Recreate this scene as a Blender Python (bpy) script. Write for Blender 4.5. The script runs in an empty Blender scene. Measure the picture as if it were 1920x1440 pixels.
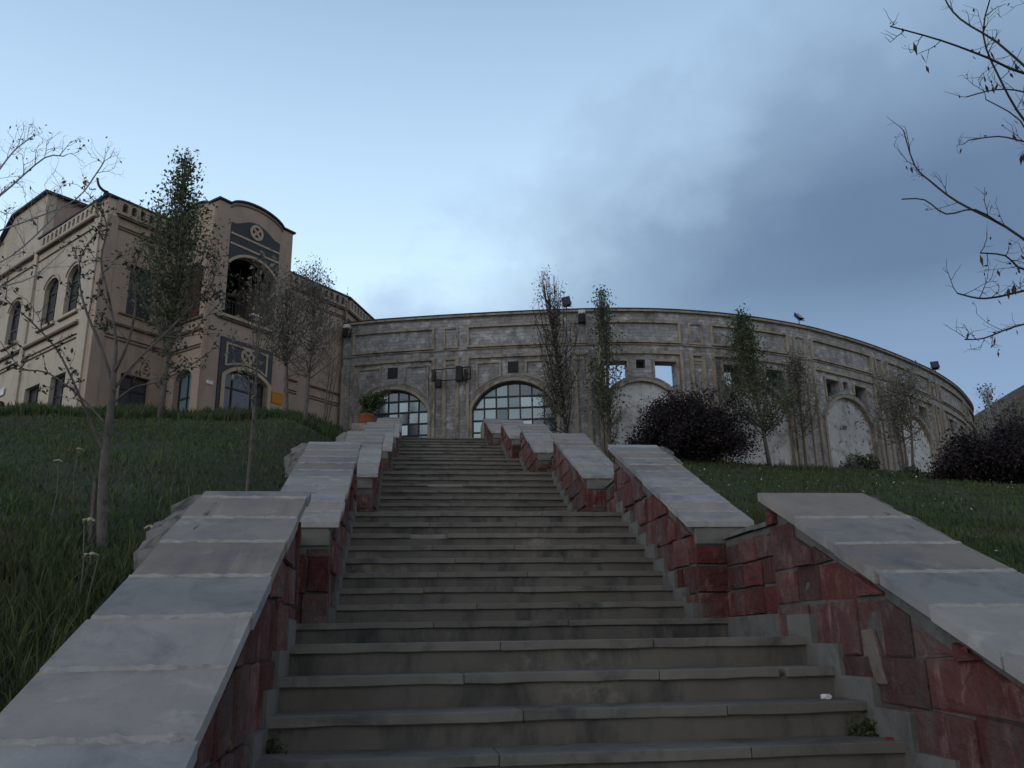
import bpy, bmesh, math, random
import numpy as np
from math import sin, cos, pi, radians, sqrt, atan2, hypot
from mathutils import Vector, Matrix
from mathutils.geometry import tessellate_polygon

random.seed(7)
RNG = np.random.default_rng(11)
SC = bpy.context.scene
COL = SC.collection

# ------------------------------------------------------------------ materials
def nn(nt, typ, **kw):
    n = nt.nodes.new(typ)
    for k, v in kw.items():
        if k in n.inputs:
            n.inputs[k].default_value = v
        else:
            setattr(n, k, v)
    return n

def ramp(nt, fac, stops):
    r = nt.nodes.new('ShaderNodeValToRGB')
    el = r.color_ramp.elements
    while len(el) > 1:
        el.remove(el[-1])
    el[0].position = stops[0][0]; el[0].color = (*stops[0][1], 1)
    for p, c in stops[1:]:
        e = el.new(p); e.color = (*c, 1)
    nt.links.new(fac, r.inputs[0])
    return r.outputs[0]

def mixc(nt, fac, a, b, mode='MIX'):
    m = nt.nodes.new('ShaderNodeMix'); m.data_type = 'RGBA'; m.blend_type = mode
    if isinstance(fac, (int, float)):
        m.inputs[0].default_value = fac
    else:
        nt.links.new(fac, m.inputs[0])
    for i, c in ((6, a), (7, b)):
        if isinstance(c, tuple):
            m.inputs[i].default_value = (*c, 1)
        else:
            nt.links.new(c, m.inputs[i])
    return m.outputs[2]

def noise(nt, co, scale, detail=5, rough=.6, stretch=None, dist=0.0):
    if stretch:
        mp = nt.nodes.new('ShaderNodeMapping'); mp.inputs['Scale'].default_value = stretch
        nt.links.new(co, mp.inputs[0]); co = mp.outputs[0]
    n = nn(nt, 'ShaderNodeTexNoise', Scale=scale, Detail=detail, Roughness=rough, Distortion=dist)
    nt.links.new(co, n.inputs['Vector'])
    return n.outputs['Fac']

def greys(lo, hi, a=0.0, b=1.0):
    return [(lo, (a, a, a)), (hi, (b, b, b))]

def material(name, A, B, scale=2.0, C=None, cscale=.8, clo=.52, chi=.68, cstretch=None,
             island=0.0, rough=.85, bump=.3, bscale=25, bdist=.02, brick=None, spec=.25, use_uv=False,
             D=None, dscale=6., dlo=.6, dhi=.7, dstretch=None, astretch=None, trans=0.0, island2=None):
    m = bpy.data.materials.new(name); m.use_nodes = True
    nt = m.node_tree; L = nt.links
    p = nt.nodes['Principled BSDF']
    tc = nt.nodes.new('ShaderNodeTexCoord')
    geo = nt.nodes.new('ShaderNodeNewGeometry')
    co = geo.outputs['Position']
    col = mixc(nt, ramp(nt, noise(nt, co, scale, 6, .65, astretch), greys(.3, .7)), A, B)
    if island2:
        im = nn(nt, 'ShaderNodeMath', operation='MULTIPLY'); L.new(geo.outputs['Random Per Island'], im.inputs[0]); im.inputs[1].default_value = 7.7
        ifr = nn(nt, 'ShaderNodeMath', operation='FRACT'); L.new(im.outputs[0], ifr.inputs[0])
        col = mixc(nt, ramp(nt, ifr.outputs[0], [(.35, (0, 0, 0)), (.7, (1, 1, 1))]), col, island2, 'MULTIPLY')
    if C is not None:
        f = ramp(nt, noise(nt, co, cscale, 7, .68, cstretch, .4), greys(clo, chi))
        col = mixc(nt, f, col, C)
    if D is not None:
        f = ramp(nt, noise(nt, co, dscale, 6, .7, dstretch, .2), greys(dlo, dhi))
        col = mixc(nt, f, col, D)
    hgt = noise(nt, co, bscale, 7, .7)
    if brick:
        bw, bh, ms, dark = brick
        uv = tc.outputs['UV']
        bt = nn(nt, 'ShaderNodeTexBrick')
        bt.inputs['Scale'].default_value = 1.0
        bt.inputs['Brick Width'].default_value = bw; bt.inputs['Row Height'].default_value = bh
        bt.inputs['Mortar Size'].default_value = ms; bt.inputs['Mortar Smooth'].default_value = .3
        c_lo = .84 if dark < .9 else .94
        bt.inputs['Color1'].default_value = (c_lo, c_lo, c_lo, 1); bt.inputs['Color2'].default_value = (1.95 - c_lo,) * 3 + (1,)
        bt.inputs['Mortar'].default_value = (dark, dark, dark, 1)
        wob = nn(nt, 'ShaderNodeTexNoise', Scale=6.0, Detail=3)
        L.new(uv, wob.inputs['Vector'])
        vm = nn(nt, 'ShaderNodeVectorMath', operation='MULTIPLY_ADD')
        L.new(wob.outputs['Color'], vm.inputs[0]); vm.inputs[1].default_value = (.012, .012, 0); L.new(uv, vm.inputs[2])
        L.new(vm.outputs[0], bt.inputs['Vector'])
        col = mixc(nt, 1.0, col, bt.outputs['Color'], 'MULTIPLY')
        ad = nn(nt, 'ShaderNodeMath', operation='MULTIPLY_ADD')
        L.new(bt.outputs['Fac'], ad.inputs[0]); ad.inputs[1].default_value = -.9; L.new(hgt, ad.inputs[2])
        hgt = ad.outputs[0]
    if island:
        mr = nn(nt, 'ShaderNodeMapRange'); L.new(geo.outputs['Random Per Island'], mr.inputs[0])
        mr.inputs[3].default_value = 1 - island; mr.inputs[4].default_value = 1 + island
        hs = nt.nodes.new('ShaderNodeHueSaturation')
        L.new(mr.outputs[0], hs.inputs['Value']); L.new(col, hs.inputs['Color'])
        # slightly vary saturation with another hash of the island value
        m2 = nn(nt, 'ShaderNodeMath', operation='MULTIPLY'); L.new(geo.outputs['Random Per Island'], m2.inputs[0]); m2.inputs[1].default_value = 17.3
        m3 = nn(nt, 'ShaderNodeMath', operation='FRACT'); L.new(m2.outputs[0], m3.inputs[0])
        m4 = nn(nt, 'ShaderNodeMapRange'); L.new(m3.outputs[0], m4.inputs[0]); m4.inputs[3].default_value = 1 - island * .8; m4.inputs[4].default_value = 1 + island * .5
        L.new(m4.outputs[0], hs.inputs['Saturation'])
        col = hs.outputs[0]
    L.new(col, p.inputs['Base Color'])
    p.inputs['Roughness'].default_value = rough
    p.inputs['Specular IOR Level'].default_value = spec
    if bump:
        b = nn(nt, 'ShaderNodeBump', Strength=bump, Distance=bdist)
        L.new(hgt, b.inputs['Height']); L.new(b.outputs[0], p.inputs['Normal'])
    if trans:
        t = nt.nodes.new('ShaderNodeBsdfTranslucent'); L.new(col, t.inputs[0])
        ms_ = nt.nodes.new('ShaderNodeMixShader'); ms_.inputs[0].default_value = trans
        L.new(p.outputs[0], ms_.inputs[1]); L.new(t.outputs[0], ms_.inputs[2])
        L.new(ms_.outputs[0], nt.nodes['Material Output'].inputs['Surface'])
    return m

M = {}
M['coping'] = material('coping_slab', (.255, .26, .272), (.33, .33, .33), 3.5, C=(.165, .17, .19), cscale=1.9, clo=.5, chi=.68, D=(.42, .412, .395), dscale=2.8, dlo=.58, dhi=.76, island=.2, island2=(.92, .80, .69), bump=.3, bscale=30, bdist=.01, rough=.75)
M['mortar'] = material('mortar_grey', (.085, .08, .076), (.15, .145, .138), 6, C=(.055, .053, .052), cscale=3, bump=.6, bscale=18, bdist=.03)
M['pale_mortar'] = material('pale_joint', (.27, .27, .27), (.40, .395, .385), 14, C=(.2, .2, .2), cscale=9, bump=.3)
M['redblock'] = material('red_stone', (.092, .031, .030), (.148, .058, .053), 4, C=(.125, .092, .086), cscale=3.2, clo=.46, chi=.64, cstretch=(1, 1, .55), D=(.26, .145, .13), dscale=8, dlo=.54, dhi=.70, dstretch=(1.4, 1.4, .5), island=.3, bump=1.0, bscale=11, bdist=.05, rough=.9)
M['greyblock'] = material('grey_wall_stone', (.2, .19, .17), (.28, .265, .235), 5, bump=.6, bscale=18, bdist=.03)
M['pale_stone'] = material('pale_wall_stone', (.15, .125, .105), (.21, .175, .15), 7, C=(.1, .08, .07), cscale=8, bump=.8, bscale=18, bdist=.03)
M['step'] = material('step_riser_concrete', (.115, .107, .097), (.162, .15, .135), 3, C=(.058, .056, .055), cscale=2.4, clo=.49, chi=.66, cstretch=(1, 1, .35), D=(.27, .25, .215), dscale=1.1, dlo=.6, dhi=.74, bump=.35, bscale=35, bdist=.012)
M['tread'] = material('step_tread_stone', (.14, .132, .122), (.195, .183, .168), 4, C=(.08, .078, .078), cscale=2.5, island=.12, bump=.35, bscale=40, bdist=.01, rough=.75)
M['plaster'] = material('grey_plaster', (.125, .123, .116), (.17, .166, .156), 5, C=(.08, .08, .078), cscale=4, bump=.4, bscale=30)
M['paving'] = material('paving_stone', (.2, .195, .19), (.28, .275, .26), 3, C=(.12, .12, .12), cscale=1.5, bump=.3)
M['concrete'] = material('broken_concrete', (.15, .145, .135), (.28, .27, .26), 8, C=(.06, .057, .052), cscale=6, bump=1.0, bscale=14, bdist=.05)
M['ringwall'] = material('grey_ashlar', (.225, .225, .235), (.35, .35, .362), 2.6, C=(.54, .555, .59), cscale=3.0, clo=.5, chi=.68, D=(.145, .135, .13), dscale=1.5, dlo=.52, dhi=.7, dstretch=(1, 1, .5), brick=(.40, .15, .011, .76), bump=.6, bscale=12, bdist=.03)
M['trim'] = material('beige_stone_trim', (.29, .25, .205), (.41, .355, .285), 4, C=(.17, .158, .148), cscale=3.4, clo=.48, chi=.62, cstretch=(1, 1, .5), bump=.4, bscale=20)
M['infill'] = material('whitish_render', (.50, .505, .52), (.66, .665, .685), 1.8, C=(.13, .12, .115), cscale=3.0, clo=.56, chi=.63, D=(.30, .28, .26), dscale=1.1, dlo=.52, dhi=.66, bump=.5, bscale=9, bdist=.04)
M['roofdark'] = material('dark_roof_metal', (.022, .022, .026), (.04, .038, .04), 4, rough=.6, bump=.1)
M['tan'] = material('tan_brick', (.335, .262, .218), (.395, .312, .26), 1.2, C=(.27, .205, .168), cscale=1.3, clo=.5, chi=.72, cstretch=(1, 1, .22), D=(.41, .33, .27), dscale=.5, dlo=.55, dhi=.8, brick=(.25, .075, .009, .93), bump=.12, bscale=30, bdist=.01)
M['cream'] = material('lit_tan_brick', (.43, .385, .32), (.50, .45, .38), 1.2, C=(.33, .295, .245), cscale=1.3, clo=.5, chi=.72, cstretch=(1, 1, .22), D=(.27, .24, .2), dscale=.7, dlo=.58, dhi=.8, brick=(.25, .075, .009, .93), bump=.12, bscale=30, bdist=.01)  # same tan brick, paled to put the light from the left into the colour
M['brown'] = material('brown_band_and_shade', (.115, .08, .062), (.16, .115, .09), 5, bump=.2)  # brown bands; the thick ones put the shadow under ledges into the colour
M['navy'] = material('navy_tile', (.022, .023, .034), (.035, .036, .05), 6, brick=(.2, .2, .012, .6), bump=.1, rough=.5, spec=.4)
M['buff'] = material('buff_stone', (.36, .29, .22), (.43, .355, .27), 4, bump=.3)
M['shadein'] = material('painted_interior_shade', (.03, .027, .025), (.045, .04, .036), 2, bump=0)  # near-black: shade inside loggia, niches and openings put into the colour
M['rust'] = material('rust_door', (.075, .035, .028), (.11, .05, .04), 4, bump=.2)
M['frame'] = material('dark_window_frame', (.025, .028, .035), (.04, .044, .052), 5, rough=.5, bump=0)
M['bark'] = material('grey_bark', (.085, .075, .068), (.145, .13, .12), 9, C=(.045, .04, .037), cscale=12, bump=.8, bscale=30, bdist=.01)
M['darkbark'] = material('dark_bark', (.028, .024, .024), (.055, .046, .044), 9, bump=.5, bscale=40, bdist=.005)
M['hazebark'] = material('haze_paled_bark', (.24, .245, .26), (.34, .335, .345), 9, bump=.3)  # bark paled blue-grey to put haze into its colour
M['leaf'] = material('green_leaf', (.055, .085, .038), (.095, .125, .06), 3, island=.5, rough=.6, bump=0, trans=.25)
M['leafdull'] = material('dull_young_leaf', (.13, .135, .10), (.19, .185, .145), 3, island=.4, rough=.7, bump=0, trans=.2)
M['bud'] = material('dark_bud_leaf', (.045, .05, .035), (.075, .075, .052), 3, island=.4, rough=.7, bump=0, trans=.15)
M['purple'] = material('purple_leaf', (.014, .011, .014), (.030, .019, .024), 2, island=.8, rough=.55, bump=0)
M['pod'] = material('brown_pod', (.035, .025, .023), (.06, .04, .036), 5, bump=0)
M['grass'] = material('grass_blade', (.040, .072, .024), (.072, .108, .040), .7, C=(.085, .08, .045), cscale=.45, clo=.5, chi=.7, island=.45, rough=.7, bump=0, trans=.2)
M['weed'] = material('weed_stalk', (.06, .085, .03), (.10, .115, .045), 2, island=.4, rough=.7, bump=0, trans=.2)
M['soil'] = material('turf_ground', (.03, .045, .02), (.055, .068, .032), .5, C=(.075, .065, .042), cscale=.35, clo=.5, chi=.7, bump=.8, bscale=9, bdist=.08)
M['hill'] = material('dry_hill', (.075, .06, .04), (.105, .085, .055), .4, C=(.05, .05, .028), cscale=.8, bump=.6, bscale=1.5, bdist=.3)
M['petal'] = material('white_petal', (.62, .62, .56), (.75, .74, .66), 8, bump=0)
M['cream_petal'] = material('cream_umbel', (.30, .30, .19), (.40, .39, .27), 8, bump=.3)
M['terracotta'] = material('terracotta', (.20, .07, .04), (.27, .10, .058), 6, C=(.12, .05, .032), cscale=6, bump=.3)
M['black'] = material('black_metal', (.012, .012, .014), (.022, .022, .025), 6, rough=.5, bump=0)
M['white'] = material('white_paint', (.62, .63, .65), (.75, .75, .76), 6, bump=0)
M['orange'] = material('orange_sign', (.40, .17, .025), (.46, .21, .035), 5, bump=0)
M['redlitter'] = material('red_wrapper', (.25, .02, .02), (.35, .03, .03), 20, bump=0)

def glass_mat(name, col, metal=.55, rough=.06, lo=.72, hi=1.15):
    m = bpy.data.materials.new(name); m.use_nodes = True; nt = m.node_tree
    p = nt.nodes['Principled BSDF']
    geo = nt.nodes.new('ShaderNodeNewGeometry')
    n = noise(nt, geo.outputs['Position'], .8, 3)
    c = mixc(nt, n, tuple(v * .7 for v in col), col)
    mr = nn(nt, 'ShaderNodeMapRange'); nt.links.new(geo.outputs['Random Per Island'], mr.inputs[0])
    mr.inputs[3].default_value = lo; mr.inputs[4].default_value = hi
    hs = nt.nodes.new('ShaderNodeHueSaturation'); nt.links.new(mr.outputs[0], hs.inputs['Value']); nt.links.new(c, hs.inputs['Color'])
    nt.links.new(hs.outputs[0], p.inputs['Base Color'])
    p.inputs['Metallic'].default_value = metal; p.inputs['Roughness'].default_value = rough
    return m
M['mirrorglass'] = glass_mat('reflective_glass', (.30, .36, .40), .8, .09, .45, 1.5)
M['darkglass'] = glass_mat('dark_glass', (.09, .10, .12), .35, .08)
M['blueglass'] = glass_mat('blue_poster_glass', (.22, .36, .42), .2, .2)

# ------------------------------------------------------------------ mesh helpers
def tag(o, label=None, cat=None, group=None, kind=None):
    if label: o['label'] = label
    if cat: o['category'] = cat
    if group: o['group'] = group
    if kind: o['kind'] = kind
    return o

def thing(name, label, cat, loc, group=None):
    o = bpy.data.objects.new(name, None); COL.objects.link(o); o['kind'] = 'thing'
    o.empty_display_size = .2
    o.location = loc
    return tag(o, label, cat, group)

def wloc(o):
    v = Vector((0, 0, 0))
    while o is not None:
        v = v + Vector(o.location); o = o.parent
    return v

class MB:
    """collects geometry in world coordinates and links it as one mesh object"""
    def __init__(s):
        s.V = []; s.F = []; s.UV = None
    def add(s, V, F):
        k = len(s.V); s.V.extend(tuple(v) for v in V); s.F.extend(tuple(i + k for i in f) for f in F)
    def box(s, o, ex, ey, ez):
        o, ex, ey, ez = map(Vector, (o, ex, ey, ez))
        V = [o, o + ex, o + ex + ey, o + ey, o + ez, o + ex + ez, o + ex + ey + ez, o + ey + ez]
        s.add(V, [(0, 3, 2, 1), (4, 5, 6, 7), (0, 1, 5, 4), (1, 2, 6, 5), (2, 3, 7, 6), (3, 0, 4, 7)])
    def abox(s, x0, x1, y0, y1, z0, z1):
        s.box((x0, y0, z0), (x1 - x0, 0, 0), (0, y1 - y0, 0), (0, 0, z1 - z0))
    def prism(s, poly, d, f):
        """poly = 2-D points, f maps (a,b,depth) to world, extruded from 0 to d"""
        n = len(poly)
        V = [f(a, b, 0) for a, b in poly] + [f(a, b, d) for a, b in poly]
        F = [tuple(range(n - 1, -1, -1)), tuple(range(n, 2 * n))]
        F += [(i, (i + 1) % n, n + (i + 1) % n, n + i) for i in range(n)]
        s.add(V, F)
    def tube(s, pts, radii, n=6, cap=True):
        pts = [Vector(p) for p in pts]
        if isinstance(radii, (int, float)): radii = [radii] * len(pts)
        k = len(s.V); ref = Vector((.31, .17, .93))
        for i, p in enumerate(pts):
            d = (pts[min(i + 1, len(pts) - 1)] - pts[max(i - 1, 0)]).normalized()
            a = d.cross(ref)
            if a.length < .1: a = d.cross(Vector((1, 0, 0)))
            a.normalize(); b = d.cross(a)
            for j in range(n):
                t = 2 * pi * j / n
                s.V.append(tuple(p + (a * cos(t) + b * sin(t)) * radii[i]))
        for i in range(len(pts) - 1):
            for j in range(n):
                s.F.append((k + i * n + j, k + i * n + (j + 1) % n, k + (i + 1) * n + (j + 1) % n, k + (i + 1) * n + j))
        if cap:
            s.F.append(tuple(k + j for j in range(n - 1, -1, -1)))
            e = k + (len(pts) - 1) * n
            s.F.append(tuple(e + j for j in range(n)))
    def lathe(s, c, prof, n=16):
        c = Vector(c); k = len(s.V)
        for r, z in prof:
            for j in range(n):
                t = 2 * pi * j / n
                s.V.append(tuple(c + Vector((r * cos(t), r * sin(t), z))))
        for i in range(len(prof) - 1):
            for j in range(n):
                s.F.append((k + i * n + j, k + i * n + (j + 1) % n, k + (i + 1) * n + (j + 1) % n, k + (i + 1) * n + j))
        s.F.append(tuple(k + j for j in range(n - 1, -1, -1)))
        e = k + (len(prof) - 1) * n
        s.F.append(tuple(e + j for j in range(n)))
    def build(s, name, mat, parent=None, bevel=0, smooth=False):
        me = bpy.data.meshes.new(name)
        V = s.V
        if parent is not None:
            w = wloc(parent)
            V = [(v[0] - w.x, v[1] - w.y, v[2] - w.z) for v in V]
        me.from_pydata(V, [], s.F)
        me.materials.append(mat)
        if s.UV is not None:
            ul = me.uv_layers.new(name='uv')
            li = np.zeros(len(me.loops), dtype=np.int32); me.loops.foreach_get('vertex_index', li)
            ul.data.foreach_set('uv', np.asarray(s.UV, dtype=np.float32)[li].ravel())
        if smooth:
            me.polygons.foreach_set('use_smooth', [True] * len(me.polygons))
        me.validate(); me.update()
        o = bpy.data.objects.new(name, me); COL.objects.link(o)
        if parent is not None: o.parent = parent
        if bevel:
            b = o.modifiers.new('bevel', 'BEVEL'); b.width = bevel; b.segments = 1; b.limit_method = 'ANGLE'; b.angle_limit = radians(40)
        return o

def quads_mesh(name, C, U, W, mat, parent=None):
    """N quads from centres C and half-vectors U (length) and W (width): diamond leaves"""
    n = len(C)
    P = np.stack([C - U, C + W * 1.0 - U * .1, C + U, C - W * 1.0 - U * .1], 1).reshape(-1, 3)
    if parent is not None: P = P - np.array(wloc(parent))
    me = bpy.data.meshes.new(name)
    me.vertices.add(4 * n); me.vertices.foreach_set('co', P.astype(np.float32).ravel())
    me.loops.add(4 * n); me.loops.foreach_set('vertex_index', np.arange(4 * n, dtype=np.int32))
    me.polygons.add(n)
    me.polygons.foreach_set('loop_start', np.arange(0, 4 * n, 4, dtype=np.int32))
    me.polygons.foreach_set('loop_total', np.full(n, 4, dtype=np.int32))
    me.update(); me.materials.append(mat)
    o = bpy.data.objects.new(name, me); COL.objects.link(o)
    if parent is not None: o.parent = parent
    return o

def rand_dirs(n):
    v = RNG.normal(size=(n, 3)); return v / np.linalg.norm(v, axis=1, keepdims=True)

def leaves(name, C, size, mat, parent, droop=0.0):
    C = np.asarray(C, dtype=float); n = len(C)
    d = rand_dirs(n); d[:, 2] -= droop; d /= np.linalg.norm(d, axis=1, keepdims=True)
    e = np.cross(d, rand_dirs(n)); e /= np.linalg.norm(e, axis=1, keepdims=True) + 1e-9
    s = size * RNG.uniform(.6, 1.35, (n, 1))
    return quads_mesh(name, C, d * s, e * s * .5, mat, parent)

def clip(poly, a, b, c):
    """keep the part of a convex polygon where a*x+b*y<=c"""
    out = []
    for i in range(len(poly)):
        p = poly[i]; q = poly[(i + 1) % len(poly)]
        dp = a * p[0] + b * p[1] - c; dq = a * q[0] + b * q[1] - c
        if dp <= 0: out.append(p)
        if dp * dq < 0:
            t = dp / (dp - dq); out.append((p[0] + (q[0] - p[0]) * t, p[1] + (q[1] - p[1]) * t))
    return out

def area(p):
    return abs(sum(p[i][0] * p[(i + 1) % len(p)][1] - p[(i + 1) % len(p)][0] * p[i][1] for i in range(len(p)))) / 2

def holed_wall(name, outline, holes, th, mapf, mat, parent, step=None, uvoff=(0, 0)):
    """wall in (s,z) with openings cut through, front at n=0, back at n=-th"""
    loops = [outline] + holes
    flat = [p for l in loops for p in l]
    tris = tessellate_polygon([[Vector((p[0], p[1], 0)) for p in l] for l in loops])
    bm = bmesh.new()
    vs = [bm.verts.new((p[0], p[1], 0)) for p in flat]
    for t in tris:
        try: bm.faces.new([vs[i] for i in t])
        except ValueError: pass
    bmesh.ops.remove_doubles(bm, verts=bm.verts[:], dist=1e-5)
    if step:
        s0 = min(p[0] for p in outline); s1 = max(p[0] for p in outline)
        k = int(s0 / step) + 1
        while k * step < s1 - 1e-4:
            bmesh.ops.bisect_plane(bm, geom=bm.verts[:] + bm.edges[:] + bm.faces[:], plane_co=(k * step, 0, 0), plane_no=(1, 0, 0), dist=1e-5)
            k += 1
    bmesh.ops.recalc_face_normals(bm, faces=bm.faces[:])
    r = bmesh.ops.extrude_face_region(bm, geom=bm.faces[:], use_keep_orig=True)
    nv = [g for g in r['geom'] if isinstance(g, bmesh.types.BMVert)]
    for v in nv: v.co.z -= th
    bm.verts.index_update()
    mb = MB(); mb.UV = []
    for v in bm.verts:
        mb.V.append(tuple(mapf(v.co.x, v.co.y, v.co.z)))
        mb.UV.append((v.co.x + uvoff[0] + v.co.z * .7, v.co.y + uvoff[1]))
    bmesh.ops.recalc_face_normals(bm, faces=bm.faces[:])
    for f in bm.faces: mb.F.append(tuple(v.index for v in f.verts))
    bm.free()
    o = mb.build(name, mat, parent)
    return o

def subdiv(path, step):
    out = [path[0]]
    for a, b in zip(path[:-1], path[1:]):
        n = max(1, int(math.ceil(hypot(b[0] - a[0], b[1] - a[1]) / step)))
        for i in range(1, n + 1): out.append((a[0] + (b[0] - a[0]) * i / n, a[1] + (b[1] - a[1]) * i / n))
    return out

def moulding(mb, path, w, n0, n1, mapf, step=.6, closed=False):
    """rectangular moulding of width w centred on a 2-D path in (s,z), from depth n0 to n1"""
    if closed: path = list(path) + [path[0]]
    P = subdiv(path, step)
    if closed: P = P[:-1]
    n = len(P); k = len(mb.V)
    for i in range(n):
        a = P[i - 1] if (closed or i > 0) else P[i]
        b = P[(i + 1) % n] if (closed or i < n - 1) else P[i]
        d1 = Vector((P[i][0] - a[0], P[i][1] - a[1])); d2 = Vector((b[0] - P[i][0], b[1] - P[i][1]))
        if d1.length < 1e-6: d1 = d2
        if d2.length < 1e-6: d2 = d1
        d1.normalize(); d2.normalize()
        na = Vector((-d1.y, d1.x)); nb = Vector((-d2.y, d2.x)); m = (na + nb)
        if m.length < 1e-3: m = na.copy()
        m.normalize(); sc = 1 / max(.45, m.dot(na)); m = m * (w / 2 * sc)
        for sg, nn_ in ((1, n0), (1, n1), (-1, n1), (-1, n0)):
            mb.V.append(tuple(mapf(P[i][0] + m.x * sg, P[i][1] + m.y * sg, nn_)))
    rng = range(n) if closed else range(n - 1)
    for i in rng:
        j = (i + 1) % n
        for c in range(4):
            mb.F.append((k + i * 4 + c, k + i * 4 + (c + 1) % 4, k + j * 4 + (c + 1) % 4, k + j * 4 + c))
    if not closed:
        mb.F.append((k, k + 3, k + 2, k + 1)); e = k + (n - 1) * 4; mb.F.append((e, e + 1, e + 2, e + 3))

def arc_top(c, hw, zs, rise, n=14):
    """points of a segmental arch from right springing to left springing"""
    R = (hw * hw + rise * rise) / (2 * rise); zc = zs + rise - R
    a0 = math.asin(min(1, hw / R))
    if rise > hw: a0 = pi - a0
    return [(c + R * sin(a), zc + R * cos(a)) for a in [a0 - 2 * a0 * i / n for i in range(n + 1)]]

def arch_poly(c, hw, z0, zs, rise, n=14):
    return [(c - hw, z0), (c + hw, z0)] + arc_top(c, hw, zs, rise, n)

def rect(a0, a1, z0, z1):
    return [(a0, z0), (a1, z0), (a1, z1), (a0, z1)]

def glazing(parent, outline, n, mapf, ss, zs, glass, fw=.06, fd=.07, name='window', jitter=.012, step=.6):
    """window part: a frame with mullions, its panes a sub-part"""
    fr = MB()
    moulding(fr, outline, fw, n - fd / 2, n + fd / 2, mapf, step, closed=True)
    a0 = min(p[0] for p in outline); a1 = max(p[0] for p in outline)
    b0 = min(p[1] for p in outline); b1 = max(p[1] for p in outline)
    def span(vert, val):
        lo, hi = 1e9, -1e9
        for i in range(len(outline)):
            p = outline[i]; q = outline[(i + 1) % len(outline)]
            u0, u1, w0, w1 = (p[0], q[0], p[1], q[1]) if vert else (p[1], q[1], p[0], q[0])
            if (u0 - val) * (u1 - val) <= 0 and abs(u1 - u0) > 1e-9:
                t = (val - u0) / (u1 - u0); w = w0 + (w1 - w0) * t; lo = min(lo, w); hi = max(hi, w)
        return lo, hi
    for s in ss:
        lo, hi = span(True, s)
        if hi > lo: moulding(fr, [(s, lo), (s, hi)], fw * .8, n - fd / 2 + .004, n + fd / 2 - .004, mapf, step)
    for z in zs:
        lo, hi = span(False, z)
        if hi > lo: moulding(fr, [(lo, z), (hi, z)], fw * .95, n - fd / 2 + .008, n + fd / 2 - .008, mapf, step)
    f = fr.build(name, M['frame'], parent)
    g = MB()
    S = [a0] + sorted(ss) + [a1]; Z = [b0] + sorted(zs) + [b1]
    for i in range(len(S) - 1):
        for j in range(len(Z) - 1):
            poly = rect(S[i], S[i + 1], Z[j], Z[j + 1])
            for k in range(len(outline)):          # outline is convex and counter-clockwise
                p = outline[k]; q = outline[(k + 1) % len(outline)]
                a, b = q[1] - p[1], -(q[0] - p[0])
                poly = clip(poly, a, b, a * p[0] + b * p[1])
                if len(poly) < 3: break
            if len(poly) < 3 or area(poly) < .002: continue
            cs = sum(p[0] for p in poly) / len(poly); cz = sum(p[1] for p in poly) / len(poly)
            ta, tb = random.gauss(0, jitter), random.gauss(0, jitter)
            g.add([mapf(p[0], p[1], n - .01 + (p[0] - cs) * ta + (p[1] - cz) * tb) for p in poly], [tuple(range(len(poly)))])
    g.build('pane', glass, f)
    return f

# ------------------------------------------------------------------ terrain
def sm(a, b, x):
    t = min(1, max(0, (x - a) / (b - a))); return t * t * (3 - 2 * t)

def gz(x, y):
    yl = min(y, 26.2) if y > 0 else y * .4
    far = -1.75 + .322 * yl
    near = -1.85 + .296 * min(yl, 28)
    t = sm(-1.5, -3.6, x) if False else 1 - sm(-3.6, -1.5, x)
    left = near + (far - near) * t + (0 if y < 26.2 else .012 * (y - 26.2))
    k = .262 - .0016 * (min(max(x, 2), 32) - 4)
    yr = min(y, 36.5) if y > 0 else y * .4
    right = -1.6 + k * yr
    z = left + (right - left) * sm(-.6, 2.6, x)
    z += .05 * sin(x * .9 + .7) * sin(y * .7) + .03 * sin(x * 2.1 + y * 1.7)
    if -20 < y < 28.2:
        st = -1.44 if y < 1.5 else (-1.9 + .29 * y)
        c = sm(-1.05, -.8, x) * (1 - sm(2.75, 3.0, x))
        z = z + (min(z, st - .75) - z) * c
    if 27.2 < y < 40:
        c = sm(-3.5, -3.1, x) * (1 - sm(5.2, 5.8, x)) * sm(27.2, 27.6, y) * (1 - sm(38, 40, y))
        z = z + (6.0 - z) * c
    return z

xs = sorted(set([round(v, 3) for v in np.concatenate([np.arange(-160, -20, 12), np.arange(-20, -4, 1.0), np.arange(-4, -1.2, .35), np.arange(-1.2, -.6, .1), np.arange(-.5, 2.6, .5), np.arange(2.6, 3.3, .1), np.arange(3.4, 7, .3), np.arange(7, 40, 1.0), np.arange(40, 170, 12)])]))
ys = sorted(set([round(v, 3) for v in np.concatenate([np.arange(-120, -8, 12), np.arange(-6, 26, .7), np.arange(26, 30, .2), np.arange(30, 45, .8), np.arange(45, 240, 12)])]))
tb = MB()
for y in ys:
    for x in xs: tb.V.append((x, y, gz(x, y)))
nx = len(xs)
for j in range(len(ys) - 1):
    for i in range(nx - 1): tb.F.append((j * nx + i, j * nx + i + 1, (j + 1) * nx + i + 1, (j + 1) * nx + i))
tag(tb.build('ground', M['soil'], smooth=True), kind='structure')

hb = MB()
HC = (64.5, 64); HR = 36
for i in range(25):
    for j in range(48):
        r = HR * i / 24; t = 2 * pi * j / 48
        z = 6.5 + 17.5 * (cos(pi * min(1, r / HR)) * .5 + .5) ** .8 + .35 * sin(3 * t + r * .3)
        hb.V.append((HC[0] + r * cos(t) * 1.0, HC[1] + r * sin(t), z))
for i in range(24):
    for j in range(48): hb.F.append((i * 48 + j, i * 48 + (j + 1) % 48, (i + 1) * 48 + (j + 1) % 48, (i + 1) * 48 + j))
tag(hb.build('hill', M['hill'], smooth=True), kind='structure')

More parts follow.
